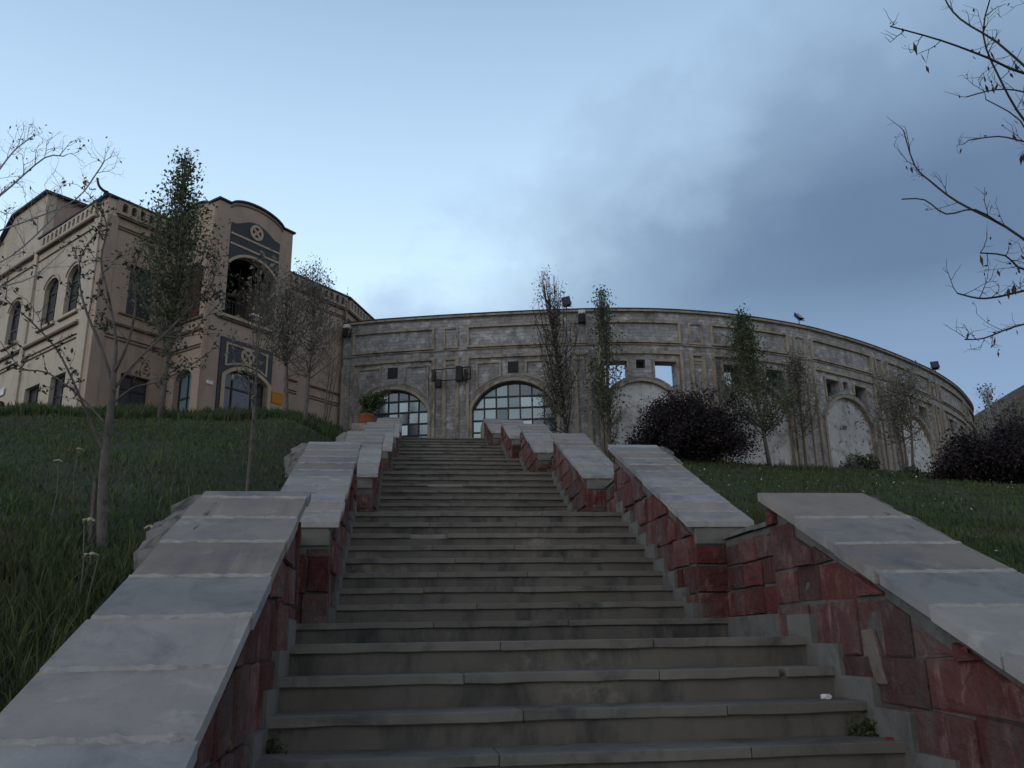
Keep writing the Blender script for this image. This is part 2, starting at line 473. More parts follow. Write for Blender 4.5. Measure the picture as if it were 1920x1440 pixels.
# ------------------------------------------------------------------ staircase
Z0, Y0, T, H = -.534, 4.084, .308, .16
FL = [dict(k=(-5, 3), y=Y0 - 5 * T, xl=-.68, xr=2.36), dict(k=(4, 12), y=7.586, xl=-.66, xr=2.56), dict(k=(13, 21), y=12.66, xl=-.51, xr=2.56),
      dict(k=(22, 28), y=17.52, xl=-.42, xr=2.56), dict(k=(29, 35), y=21.24, xl=-.34, xr=2.56), dict(k=(36, 43), y=25.55, xl=-.33, xr=2.5)]
BUL = .29
def ztread(k): return Z0 + k * H + .05

stairs = thing('stone_staircase', 'long grey concrete staircase climbing in flights between red walls', 'staircase', (1, 2.2, -1.44))
def jit(a): return random.uniform(-a, a)
def slab_row(mb, x0, x1, y0, y1, z0, z1, broken=None):
    cuts = [x0]
    while x1 - cuts[-1] > 1.5: cuts.append(cuts[-1] + random.uniform(.75, 1.3))
    cuts.append(x1)
    for a, b in zip(cuts[:-1], cuts[1:]):
        if broken and a < broken[1] and b > broken[0]:
            segs = [(a, max(a, broken[0])), (min(b, broken[1]), b)]
        else: segs = [(a, b)]
        for p, q in segs:
            if q - p < .05: continue
            n = max(2, int((q - p) / .16)); dz = jit(.0025); dy = jit(.003); k = len(mb.V)
            for i in range(n + 1):
                x = p + .0015 + (q - p - .003) * i / n
                e = jit(.0035) + (random.uniform(.004, .016) if random.random() < .1 else 0); f = jit(.003)
                mb.V += [(x, y0 + dy + e, z0 + dz + f), (x, y1, z0 + dz), (x, y1, z1 + dz), (x, y0 + dy + e * .6, z1 + dz + f * .5)]
            for i in range(n):
                for c in range(4): mb.F.append((k + i * 4 + c, k + i * 4 + (c + 1) % 4, k + i * 4 + 4 + (c + 1) % 4, k + i * 4 + 4 + c))
            mb.F.append((k, k + 3, k + 2, k + 1)); e_ = k + n * 4; mb.F.append((e_, e_ + 1, e_ + 2, e_ + 3))

for fi, f in enumerate(FL):
    k0, k1 = f['k']
    nxt = FL[fi + 1]['y'] if fi + 1 < len(FL) else 28.6
    prev = FL[fi - 1] if fi else f
    for k in range(k0, k1 + 1):
        y = f['y'] + (k - k0) * T; zt = ztread(k); last = k == k1; first = k == k0
        xl, xr = f['xl'], f['xr']
        if first: xl, xr = min(xl, prev['xl']) - BUL + .002, max(xr, prev['xr']) + BUL - .002
        yb = (nxt + .05) if last else y + T + .05
        rb = MB(); n = 12; yy = y + .028
        for i in range(n + 1):
            x = xl + (xr - xl) * i / n; e = jit(.004)
            rb.V += [(x, yy + e, zt - H - .02), (x, yy + .24, zt - H - .02), (x, yy + .24, zt - .05), (x, yy + e, zt - .05)]
        for i in range(n):
            for c in range(4): rb.F.append((i * 4 + c, i * 4 + (c + 1) % 4, i * 4 + 4 + (c + 1) % 4, i * 4 + 4 + c))
        rb.F.append((0, 3, 2, 1)); rb.F.append((n * 4, n * 4 + 1, n * 4 + 2, n * 4 + 3))
        st = rb.build('step', M['step'], stairs)
        tb_ = MB()
        br = {10: (.02, .42), 19: (.3, .9), 2: (2.0, 2.04)}.get(k)
        if br:
            slab_row(tb_, xl, br[0], y, y + T + .045, zt - .05, zt); tb_.build('tread', M['tread'], st, bevel=.004); tb_ = MB()
            slab_row(tb_, br[1], xr, y, y + T + .045, zt - .05, zt)
        else: slab_row(tb_, xl, xr, y, y + T + .045, zt - .05, zt)
        tb_.build('tread', M['tread'], st, bevel=.004)
        if br and br[1] - br[0] > .1:
            pb = MB(); m_ = 8
            for i in range(m_ + 1):
                x = br[0] + (br[1] - br[0]) * i / m_
                q = .012 + .02 * random.random()
                pb.V += [(x, y + q, zt - .052), (x, y + .3, zt - .052), (x, y + .3, zt - .002), (x, y + q + .02, zt - .006)]
            for i in range(m_):
                for c in range(4): pb.F.append((i * 4 + c, i * 4 + (c + 1) % 4, i * 4 + 4 + (c + 1) % 4, i * 4 + 4 + c))
            pb.F.append((0, 3, 2, 1)); pb.F.append((m_ * 4, m_ * 4 + 1, m_ * 4 + 2, m_ * 4 + 3))
            pb.build('mortar_patch', M['greyblock'], st)
        if last:
            lb = MB(); nx_f = FL[fi + 1] if fi + 1 < len(FL) else f
            a, b = min(f['xl'], nx_f['xl']) - BUL, max(f['xr'], nx_f['xr']) + BUL
            lb.abox(a, b, y + T + .047, yb, zt - .25, zt - .003)
            lb.build('landing', M['paving'], stairs)

pv = MB()
pv.abox(-9, 11, -16, FL[0]['y'] + .02, -1.62, -1.445)
tag(pv.build('path', M['paving']), kind='structure')
pl = MB()
pl.abox(-3.4, 5.6, 28.62, 36.6, 6.0, ztread(43) - .004)
tag(pl.build('plaza_paving', M['paving']), kind='structure')

# ---- parapet walls
WS = [dict(y=(1.6, 5.45), z=(-.84, .90)), dict(y=(7.64, 10.5), z=(1.03, 2.35)), dict(y=(12.25, 14.95), z=(2.31, 3.55)),
      dict(y=(16.95, 19.4), z=(3.69, 4.82)), dict(y=(21.3, 23.5), z=(4.97, 5.96)), dict(y=(25.4, 28.2), z=(6.08, 7.18))]
ORD = ['lowest', 'second', 'third', 'fourth', 'fifth', 'topmost']

def blocks(mb, mapf, y0, y1, zlo, zhi, topline, hmin, lo=.27, bmax=.038, extra=None):
    """irregular courses of stone in (a,z), clipped below topline(a)=m*a+c, each block proud by its own amount"""
    z = zlo
    m, c = topline
    while z < zhi:
        h = random.uniform(.20, .32); a = y0 - random.uniform(0, .3); tilt = random.uniform(-.012, .012)
        while a < y1:
            w = random.uniform(.18, .46)
            j = .006
            g = [(a + j, z + j + jit(.008)), (a + w - j, z + j + jit(.008) + tilt), (a + w - j + jit(.008), z + h - j + tilt + jit(.006)), (a + j + jit(.008), z + h - j + jit(.006))]
            g = clip(g, -1, 0, -(y0 + .004)); g = clip(g, 1, 0, y1 - .004) if len(g) > 2 else g
            drop = random.uniform(.0, .07) if random.random() < .7 else random.uniform(.05, .14)
            if len(g) > 2: g = clip(g, -m, 1, c - drop)
            if len(g) > 2 and hmin is not None:
                mm, cc = hmin; g = clip(g, mm, -1, -cc)
            if len(g) > 2 and area(g) > .006:
                cx = sum(p[0] for p in g) / len(g); cz = sum(p[1] for p in g) / len(g)
                d = random.uniform(.006, bmax); k = len(mb.V); n = len(g)
                for p in g: mb.V.append(tuple(mapf(p[0], p[1], -.02)))
                for p in g: mb.V.append(tuple(mapf(p[0], p[1], d * .55)))
                for p in g:
                    q = (p[0] + (cx - p[0]) * .07, p[1] + (cz - p[1]) * .07)
                    mb.V.append(tuple(mapf(q[0], q[1], d + jit(.005))))
                for p in g:
                    q = (p[0] + (cx - p[0]) * random.uniform(.38, .58), p[1] + (cz - p[1]) * random.uniform(.38, .58)); mb.V.append(tuple(mapf(q[0], q[1], d + jit(.009))))
                mb.V.append(tuple(mapf(cx + jit(.04), cz + jit(.04), d + jit(.01))))
                for r in (0, 1, 2):
                    for i in range(n): mb.F.append((k + r * n + i, k + r * n + (i + 1) % n, k + (r + 1) * n + (i + 1) % n, k + (r + 1) * n + i))
                for i in range(n): mb.F.append((k + 3 * n + i, k + 3 * n + (i + 1) % n, k + 4 * n))
            a += w
        z += h

def lump(mb, c, r, n=3, seed=0):
    bm = bmesh.new(); bmesh.ops.create_icosphere(bm, subdivisions=n, radius=1)
    rg = random.Random(seed); ph = [rg.uniform(0, 6.28) for _ in range(6)]
    for v in bm.verts:
        d = v.co
        q = 1 + .22 * sin(3.1 * d.x + ph[0]) * sin(2.7 * d.y + ph[1]) + .12 * sin(6 * d.z + ph[2]) * sin(5 * d.x + ph[3]) + .05 * sin(13 * d.y + ph[4]) + .05 * sin(15 * d.x + ph[5])
        w = d * q
        for i in range(3): w[i] = max(-.78, min(.78, w[i])) / .78
        v.co = Vector((c[0] + w.x * r[0], c[1] + w.y * r[1], c[2] + w.z * r[2]))
    bm.verts.index_update()
    mb.add([v.co for v in bm.verts], [[v.index for v in f.verts] for f in bm.faces]); bm.free()

for side in (-1, 1):
    sname = 'left' if side < 0 else 'right'
    for i, w in enumerate(WS):
        f = FL[i]; ya, yb = w['y']; za, zb = w['z']
        xi = f['xl'] if side < 0 else f['xr']
        th = .50 if not (i == 0 and side > 0) else .62
        m = (zb - za) / (yb - ya); c = za - m * ya
        root = thing('parapet_wall', f'red stone wall with sloping grey coping, {ORD[i]} from the bottom, {sname} of stairs' if i not in (0, 5) else
                     (f'red stone wall with wide grey coping, nearest on the {sname} of the stairs' if i == 0 else f'short red stone wall at the stair top, {sname} side'),
                     'wall', (xi + side * th / 2, ya, za - 1), 'sloping walls along the stairs')
        # core
        zbot = za - 1.9
        core = MB()
        prof = [(ya, zbot), (yb, zbot + m * (yb - ya)), (yb, zb - .06), (ya, za - .06)]
        core.prism(prof, 1, lambda a, b, d: (xi + side * th * d, a, b))
        core.build('wall_core', M['mortar'], root)
        # red stone on the inner face, on the lower end and on the upper end
        bk = MB()
        def inner(a, b, d, xi=xi, side=side): return (xi - side * d, a, b)
        k0 = f['k'][0]; mst = H / T; cst = ztread(k0) - mst * f['y'] - .28
        blocks(bk, inner, ya, yb, zbot + .2, zb, (m, c - .10), (mst if i else m, cst if i else c - 1.25))
        def lower(a, b, d, ya=ya): return (a, ya - d, b)
        x0, x1 = sorted((xi, xi + side * th))
        if i: blocks(bk, lower, x0, x1, ztread(k0 - 1) + .12, za - .1, (0, za - .24), None)
        def upper(a, b, d, yb=yb): return (a, yb + d, b)
        blocks(bk, upper, x0, x1, zb - 1.1, zb - .1, (0, zb - .12), None)
        def outer(a, b, d, xo=xi + side * th, side=side): return (xo + side * d, a, b)
        blocks(bk, outer, ya, yb, za - .9, zb, (m, c - .1), (m, c - 1.1))
        bk.build('stone_facing', M['redblock'], root)
        if i == 0 and side > 0:
            gbx = MB()
            gbx.prism([(4.225, -.24), (4.33, -.243), (4.415, .02), (4.3, .025)], .027, lambda a, b, d: (xi - d, a, b))
            gbx.build('pale_stone', M['pale_stone'], root, bevel=.006)
        # capping block under the coping at the lower end
        if i:
            cb = MB(); cb.box((x0 + .01, ya - .022, za - .235), (th - .02, 0, 0), (0, .25, 0), (0, 0, .17))
            cb.build('end_block', M['plaster'], root, bevel=.012)
        # coping slabs
        cp = MB(); jm = MB()
        ov = .065; xa, xb = sorted((xi - side * ov, xi + side * (th + ov)))
        y = ya - .05; Lh = .29 if i else .42
        while y < yb + .02:
            L = min(Lh * random.uniform(.9, 1.1), yb + .04 - y)
            if yb + .04 - (y + L) < .1: L = yb + .04 - y
            zl = m * y + c; zh = m * (y + L) + c - .006
            g = .004; k = len(cp.V); nq = 12; sx0 = jit(.009); sx1 = jit(.009); sz = jit(.003)
            for q in range(nq + 1):
                x = xa + sx0 + (xb - xa + sx1 - sx0) * q / nq; e = jit(.004) + (random.uniform(.005, .02) if random.random() < .1 else 0)
                cp.V += [(x, y + g + e, zl - .055), (x, y + L - g, zh - .055), (x, y + L - g, zh), (x, y + g + e + .012, zl + .005 + sz), (x, y + g + e, zl - .010)]
            for q in range(nq):
                for cc in range(5): cp.F.append((k + q * 5 + cc, k + q * 5 + (cc + 1) % 5, k + q * 5 + 5 + (cc + 1) % 5, k + q * 5 + 5 + cc))
            cp.F.append((k, k + 4, k + 3, k + 2, k + 1)); e_ = k + nq * 5; cp.F.append((e_, e_ + 1, e_ + 2, e_ + 3, e_ + 4))
            if y > ya:
                zz = m * y + c
                wj = .004 + .009 * random.random()
                kk = len(jm.V); na = 18
                for q in range(na + 1):
                    x = xa + .006 + (xb - xa - .012) * q / na; w1 = random.uniform(.002, .007) + (.010 * random.random() if random.random() < .4 else 0); w2 = random.uniform(.003, .012) + (.022 * random.random() if random.random() < .45 else 0)
                    jm.V += [(x, y - w1, zz - m * w1 - .012), (x, y - w1, zz - m * w1 + .0012), (x, y + w2, zz + m * w2 + .0052), (x, y + w2, zz + m * w2 - .012)]
                for q in range(na):
                    for cc in range(4): jm.F.append((kk + q * 4 + cc, kk + q * 4 + (cc + 1) % 4, kk + q * 4 + 4 + (cc + 1) % 4, kk + q * 4 + 4 + cc))
                jm.F.append((kk, kk + 3, kk + 2, kk + 1)); e_ = kk + na * 4; jm.F.append((e_, e_ + 1, e_ + 2, e_ + 3))
            y += L
        nf0 = len(cp.F); cp.add(jm.V, jm.F)
        cop = cp.build('coping', M['coping'], root); cop.data.materials.append(M['pale_mortar'])
        for pi_ in range(nf0, len(cop.data.polygons)): cop.data.polygons[pi_].material_index = 1
        # stepped plaster plinth beside the steps
        pb = MB()
        for k in range(f['k'][0], f['k'][1] + 1):
            y = f['y'] + (k - f['k'][0]) * T
            a = max(ya + .003, y - .07); b = min(yb - .003, y + T - .07)
            if b - a < .02: continue
            pb.box((xi - side * .050, a, ztread(k) - .42), (side * .049, 0, 0), (0, b - a, 0), (0, 0, .42 + .125 + jit(.012)))
        pb.build('plinth', M['plaster'], root)
        # broken concrete behind the top of the coping
        if i in (0, 1) or (i == 2 and side < 0):
            cl = MB(); x_in = xi + side * (th - .06); rg_ = random.Random(i * 7 + side); ny, nxg = 12, 5; La = .95 if i == 0 else .7
            k = len(cl.V)
            for a in range(ny + 1):
                yy = yb - La + La * a / ny + .03; wob = .20 + .035 * sin(a * 1.1 + i) + rg_.uniform(-.025, .025); wob *= min(1, (a + .6) / 3)
                for b in range(nxg + 1):
                    t = b / nxg; zz = m * yy + c - .012 - .03 * t - .14 * max(0, t - .6) + rg_.uniform(-.014, .014)
                    cl.V.append((x_in + side * (.1 + wob) * t + side * rg_.uniform(-.008, .008), yy, zz))
            for a in range(ny + 1):
                for b in (nxg, 0):
                    v = cl.V[k + a * (nxg + 1) + b]; cl.V.append((v[0] - (side * .03 if b else 0), v[1], v[2] - .22 + rg_.uniform(-.03, .03)))
            q0 = k + (ny + 1) * (nxg + 1)
            for a in range(ny):
                for b in range(nxg): o_ = k + a * (nxg + 1) + b; cl.F.append((o_, o_ + 1, o_ + nxg + 2, o_ + nxg + 1))
                e0 = k + a * (nxg + 1) + nxg; cl.F.append((e0, q0 + a * 2, q0 + a * 2 + 2, e0 + nxg + 1))
                s0_ = k + a * (nxg + 1); cl.F.append((s0_, s0_ + nxg + 1, q0 + a * 2 + 3, q0 + a * 2 + 1)); cl.F.append((q0 + a * 2, q0 + a * 2 + 1, q0 + a * 2 + 3, q0 + a * 2 + 2))
            for a in (0, ny):
                r_ = [k + a * (nxg + 1) + b for b in range(nxg + 1)] + [q0 + a * 2, q0 + a * 2 + 1]
                cl.F.append(tuple(r_))
            cl.build('concrete_footing', M['concrete'], root)
        if i == 5:
            pe = MB(); pe.abox(x0 - (1.1 if side < 0 else .05), x1 + .05, yb + .045, yb + 1.25, 5.9, zb - (.2 if side < 0 else 0))
            pe.build('end_pier', M['coping'], root, bevel=.015)
    # landing walls between the sloping walls
    for i in range(5):
        f, g = FL[i], FL[i + 1]
        xi = (min(f['xl'], g['xl']) - BUL) if side < 0 else (max(f['xr'], g['xr']) + BUL)
        ya, yb = WS[i]['y'][1] + .03, WS[i + 1]['y'][0] - .03
        zl = ztread(f['k'][1]); zt = WS[i + 1]['z'][0] - .16
        root = thing('landing_wall', f'low red wall beside the {["first", "second", "third", "fourth", "fifth"][i]} landing from the bottom, {sname} side', 'wall', (xi + side * .14, ya, zl), 'low walls beside the landings')
        core = MB(); core.prism([(ya, zl - .8), (yb, zl - .8), (yb, zt - .04), (ya, zt - .04)], 1, lambda a, b, d: (xi + side * .28 * d, a, b))
        core.build('wall_core', M['mortar'], root)
        bk = MB(); blocks(bk, lambda a, b, d: (xi - side * d, a, b), ya, yb, zl + .17, zt, (0, zt - .05), None)
        bk.build('stone_facing', M['redblock'], root)
        cb = MB(); n = 3
        for q in range(n):
            a = ya + (yb - ya) * q / n; b = ya + (yb - ya) * (q + 1) / n - .01; e = jit(.012); e2 = jit(.02)
            xa, xb = sorted((xi - side * .03, xi + side * .30))
            cb.add([(xa, a, zt - .035 + e), (xb, a, zt - .035 + e), (xb, b, zt - .035 + e2), (xa, b, zt - .035 + e2), (xa, a, zt + e), (xb, a, zt + e), (xb, b, zt + e2), (xa, b, zt + e2)],
                   [(0, 3, 2, 1), (4, 5, 6, 7), (0, 1, 5, 4), (1, 2, 6, 5), (2, 3, 7, 6), (3, 0, 4, 7)])
        cb.build('cap', M['plaster'], root)
        pb = MB(); pb.box((xi - side * .050, ya, zl - .1), (side * .049, 0, 0), (0, yb - ya, 0), (0, 0, .1 + .165))
        pb.build('plinth', M['plaster'], root)

# ------------------------------------------------------------------ curved arched building
RPTS = [(-3.02, 36.95), (-1.71, 36.44), (-.3, 36.04), (1.33, 35.62), (4.31, 34.94), (7.28, 34.4), (9.81, 34.15), (12.24, 34.25), (14.85, 34.71), (17.77, 35.64), (19.44, 36.43), (21.28, 37.4),
        (23.33, 38.63), (25.68, 40.21), (27.81, 41.75), (29.74, 43.34), (31.8, 45.27), (33.86, 47.51), (35.19, 49.09)]
hd = radians(51)
p_ = list(RPTS[-1])
for q in range(26):
    hd += radians(6.0); p_ = [p_[0] + 2.1 * cos(hd), p_[1] + 2.1 * sin(hd)]; RPTS.append(tuple(p_))
def catmull(P, n=24):
    out = []
    for i in range(len(P) - 1):
        p0 = P[max(i - 1, 0)]; p1 = P[i]; p2 = P[i + 1]; p3 = P[min(i + 2, len(P) - 1)]
        for j in range(n):
            t = j / n
            out.append(tuple(.5 * ((2 * p1[c]) + (-p0[c] + p2[c]) * t + (2 * p0[c] - 5 * p1[c] + 4 * p2[c] - p3[c]) * t * t + (-p0[c] + 3 * p1[c] - 3 * p2[c] + p3[c]) * t ** 3) for c in (0, 1)))
    out.append(P[-1]); return out
RC = np.array(catmull(RPTS))
for _ in range(60):
    RC[1:-1] = RC[1:-1] * .5 + (RC[2:] + RC[:-2]) * .25
RL = np.concatenate([[0], np.cumsum(np.hypot(*np.diff(RC, axis=0).T))])
def rpos(s):
    return np.array([np.interp(s, RL, RC[:, 0]), np.interp(s, RL, RC[:, 1])])
def ringmap(s, z, n):
    p = rpos(s); a = rpos(s - .25); b = rpos(s + .25)
    if s < .25: a = rpos(0); b = rpos(.5)
    d = b - a; d = d / (np.hypot(*d) + 1e-9)
    q = p + np.array([d[1], -d[0]]) * n
    if s < 0: q = q + d * s
    return (float(q[0]), float(q[1]), z)

ring = thing('arched_building', 'long curved grey stone building with beige trimmed arches', 'building', (8, 36, 6.3))
PC = [-.2, 4.92, 10.53, 15.6, 21.1, 27.2, 33.5, 39.8, 46.1, 52.4, 58.7, 65.0]
S_END = 68.0; ZB = 5.6; ZTOP = 13.55
holes = []; bays = []
for i in range(len(PC) - 1):
    a, b = PC[i], PC[i + 1]; c = (a + b) / 2; hw = min(1.82, (b - a) / 2 - .98)
    if i == 1: c = 7.62; hw = 1.79
    bays.append((c, hw))
    rise = 1.15 * hw / 1.79
    zs = 9.43
    holes.append(arch_poly(c, hw, 6.0, zs, rise))
    R = (hw * hw + rise * rise) / (2 * rise); zc = zs + rise - R
    def zarc(s, R=R + .27, zc=zc, c=c): return zc + sqrt(max(0, R * R - (s - c) ** 2))
    if i >= 2:
        for sg in (-1, 1):
            ss_ = [c + sg * v for v in (.6, .85, 1.1, 1.35, 1.55)]
            poly = [(s, zarc(s)) for s in ss_] + [(ss_[-1], 11.3), (ss_[0], 11.3)]
            if sg < 0: poly = poly[::-1]
            holes.append(poly)
        holes.append(rect(c - .2, c + .2, 11.0, 11.38))
holed_wall('wall', rect(0, S_END, ZB, ZTOP), holes, .55, ringmap, M['ringwall'], ring, step=.55)
# cap
cm = MB(); moulding(cm, [(0, 13.595), (S_END, 13.595)], .09, -.6, .16, ringmap, .5)
cm.build('cornice', M['trim'], ring)
cm = MB(); moulding(cm, [(0, 13.665), (S_END, 13.665)], .04, -.68, .19, ringmap, .5)
cm.build('roof_edge', M['roofdark'], ring)
for i, (c, hw) in enumerate(bays):
    a, b = PC[i], PC[i + 1]
    rise = 1.15 * hw / 1.79; zs = 9.43
    # panel frame of the upper zone
    up = MB(); x0, x1 = a + .76, b - .76
    moulding(up, rect(x0, x1, 12.17, 13.08), .09, -.02, .13, ringmap, .5, closed=True)
    up.build('panel_frame', M['trim'], ring)
    # frame of the arched zone: head and two long jambs
    lf = MB()
    moulding(lf, [(a + .74, ZB), (a + .74, 11.69), (b - .74, 11.69), (b - .74, ZB)], .13, -.02, .12, ringmap, .5)
    lf.build('bay_frame', M['trim'], ring)
    # archivolt with its jambs
    am = MB()
    moulding(am, [(c + hw + .065, ZB)] + arc_top(c, hw + .065, zs, rise + .065, 18) + [(c - hw - .065, ZB)], .14, -.25, .06, ringmap, .5)
    am.build('arch_moulding', M['trim'], ring)
    am = MB(); R = (hw * hw + rise * rise) / (2 * rise)
    moulding(am, arc_top(c, hw + .2, zs + .04, rise + .17, 18), .10, -.02, .035, ringmap, .5)
    am.build('voussoir_band', M['ringwall'], ring)
    zc = zs + rise - R
    for sg in (-1, 1):
        v0 = .55 if i < 2 else .55; v1 = 1.56 if i < 2 else 1.6
        vs = [v0 + (v1 - v0) * q / 4 for q in range(5)]
        Rr = R + .30; poly = [(c + sg * v, zc + sqrt(Rr * Rr - v * v)) for v in vs]
        poly += [(c + sg * v1, 11.42 if i < 2 else 11.35), (c + sg * v0, 11.42 if i < 2 else 11.35)]
        if min(p[1] for p in poly[:5]) > 11.2: continue
        fm = MB()
        if i < 2: moulding(fm, poly, .08, -.02, .075, ringmap, .4, closed=True)
        else: moulding(fm, [poly[4], poly[5], poly[6], poly[0]], .09, -.02, .07, ringmap, .4)
        fm.build('spandrel_frame', M['trim'], ring)
        if i == 2 and sg > 0: bk = MB(); bk.add([ringmap(c + v, z, -.40) for v, z in ((-.4, 10.9), (.4, 10.9), (.4, 11.5), (-.4, 11.5))], [(0, 1, 2, 3)]); bk.build('opening_back', M['shadein'], ring)
        if i >= 3:
            bk = MB(); bk.add([ringmap(c + sg * v, z, -.42) for v, z in ((.5, 10.3), (1.7, 10.3), (1.7, 11.5), (.5, 11.5))], [(0, 1, 2, 3)]); bk.build('opening_back' if i > 3 else 'opening_pane', M['shadein'] if i > 3 else M['mirrorglass'], ring)
            if sg > 0: bk = MB(); bk.add([ringmap(c + v, z, -.40) for v, z in ((-.4, 10.9), (.4, 10.9), (.4, 11.5), (-.4, 11.5))], [(0, 1, 2, 3)]); bk.build('opening_back', M['shadein'], ring)  # dark sheet painted as the unlit depth of the opening
    if i < 2:
        vb = MB(); moulding(vb, [(c, 10.93), (c, 11.43)], .44, -.02, .03, ringmap, .5)
        v = vb.build('vent', M['black'], ring)
        lb = MB()
        for q in range(6): moulding(lb, [(c - .19, 10.98 + q * .075), (c + .19, 10.98 + q * .075)], .03, .03, .05, ringmap, .5)
        lb.build('louvre', M['frame'], v)
        out = arch_poly(c, hw - .01, 6.2, zs, rise - .01, 16)
        pw = hw * 2 / 7
        glazing(ring, out, -.24, ringmap, [c - hw + pw * q for q in range(1, 7)], [6.9, 7.42, 7.92, 8.41, 8.92, 9.44, 9.94], M['mirrorglass'], fw=.075, name='arched_window', jitter=.02, step=.4)
    else:
        inf = MB()
        out = arch_poly(c, hw - .004, ZB, zs, rise - .004, 16)
        holed_wall('arch_infill', out, [], .2, lambda s, z, n: ringmap(s, z, n - .16), M['infill'], ring, step=.5)
for i, a in enumerate(PC):
    # pier: two strips, recessed niche with a head, and a small panel above
    pm = MB()
    for sg in (-1, 1):
        if i == 0 and sg < 0: continue
        moulding(pm, [(a + sg * .28, ZB), (a + sg * .28, 11.62)], .16, -.02, .085, ringmap, .5)
    if i: moulding(pm, [(a - .36, 11.66), (a + .36, 11.66)], .09, -.02, .095, ringmap, .5)
    pm.build('pilaster_strip', M['trim'], ring)
    if i:
        nm = MB(); moulding(nm, [(a - .2, 11.44), (a + .2, 11.44)], .08, -.02, .05, ringmap, .5); nm.build('niche_head', M['trim'], ring)
        nm = MB(); moulding(nm, [(a - .2, 9.6), (a + .2, 9.6)], .05, -.02, .03, ringmap, .5); nm.build('niche_sill', M['trim'], ring)
        um = MB(); moulding(um, rect(a - .28, a + .28, 12.17, 13.08), .08, -.02, .08, ringmap, .5, closed=True)
        um.build('panel_frame', M['trim'], ring)
fz = MB(); moulding(fz, [(0, 12.075), (S_END, 12.075)], .05, -.02, .06, ringmap, .5)
fz.build('string_course', M['trim'], ring)

# floodlights on the parapet
def floodlight(s, n, h, size, yaw, pitch, label, lean=0.0):
    b = Vector(ringmap(s, 13.71, n))
    r = thing('floodlight', label, 'floodlight', b, 'floodlights on the curved parapet')
    mb = MB(); mb.tube([b, b + Vector((0, 0, h))], .022, 6); mb.abox(b.x - .07, b.x + .07, b.y - .07, b.y + .07, b.z, b.z + .02); mb.build('bracket', M['black'], r)
    c = b + Vector((0, 0, h + size * .35))
    R = Matrix.Rotation(yaw, 3, 'Z') @ Matrix.Rotation(pitch, 3, 'X') @ Matrix.Rotation(lean, 3, 'Y')
    hb_ = MB(); w, d, hh = size * .7, size * .35, size
    ex, ey, ez = R @ Vector((w, 0, 0)), R @ Vector((0, d, 0)), R @ Vector((0, 0, hh))
    o = c - ex / 2 - ey / 2 - ez / 2
    hb_.add([o + ex * .15 + ez * .15, o + ex * .85 + ez * .15, o + ex * .85 + ez * .85, o + ex * .15 + ez * .85, o + ey, o + ey + ex, o + ey + ex + ez, o + ey + ez],
            [(0, 1, 2, 3), (7, 6, 5, 4), (0, 4, 5, 1), (1, 5, 6, 2), (2, 6, 7, 3), (3, 7, 4, 0)])
    for q in range(4): hb_.box(o + ex * (.2 + .18 * q) - ey * .06 + ez * .2, ex * .04, ey * .2, ez * .6)
    hb_.build('lamp_housing', M['black'], r, bevel=.01)
    lens = MB(); o2 = o + ey * 1.01
    lens.add([o2 + ex * .06 + ez * .06, o2 + ex * .94 + ez * .06, o2 + ex * .94 + ez * .94, o2 + ex * .06 + ez * .94], [(0, 1, 2, 3)])
    lens.build('lens', M['darkglass'], r)
    yk = MB(); yk.tube([o + ey * .5 + ez * .5 - ex * .05, c - ez * .62 - ex * .5, b + Vector((0, 0, h)), c - ez * .62 + ex * .5, o + ey * .5 + ez * .5 + ex * 1.05], .014, 5); yk.build('yoke', M['black'], r)
floodlight(10.0, -.05, .16, .55, radians(160), radians(25), 'large black floodlight tilted on the parapet beside a bare treetop', .2)
floodlight(21.42, -.1, .30, .46, radians(205), radians(40), 'black floodlight on the curved parapet, middle one of three')
floodlight(34.7, -.1, .34, .62, radians(150), radians(40), 'black floodlight on the parapet at the right end of the curved wall')
def wall_lamp(s, z, label):
    b = Vector(ringmap(s, z, .04)); f = Vector(ringmap(s, z, 1.0)) - Vector(ringmap(s, z, 0)); u = Vector((0, 0, 1)); e = f.cross(u)
    r = thing('wall_lamp', label, 'lamp', b, 'wall lamps high on the curved building')
    mb = MB(); mb.box(b - e * .1 - f * .02, e * .2, f * .02, u * .26); mb.box(b - e * .02 + u * .12, e * .04, f * .18, u * .04); mb.build('bracket', M['black'], r)
    mb = MB(); mb.box(b - e * .16 + f * .12 - u * .26, e * .32, f * .26, u * .36); mb.build('lamp_housing', M['black'], r, bevel=.02)
    mb = MB(); mb.box(b - e * .14 + f * .08 + u * .14, e * .28, f * .30, u * .17); mb.build('hood', M['white'], r, bevel=.03)
wall_lamp(10.62, 13.22, 'black wall lamp with white hood above a pier beside the big floodlight')
wall_lamp(.28, 13.2, 'black wall lamp with white hood in the corner by the tan building')
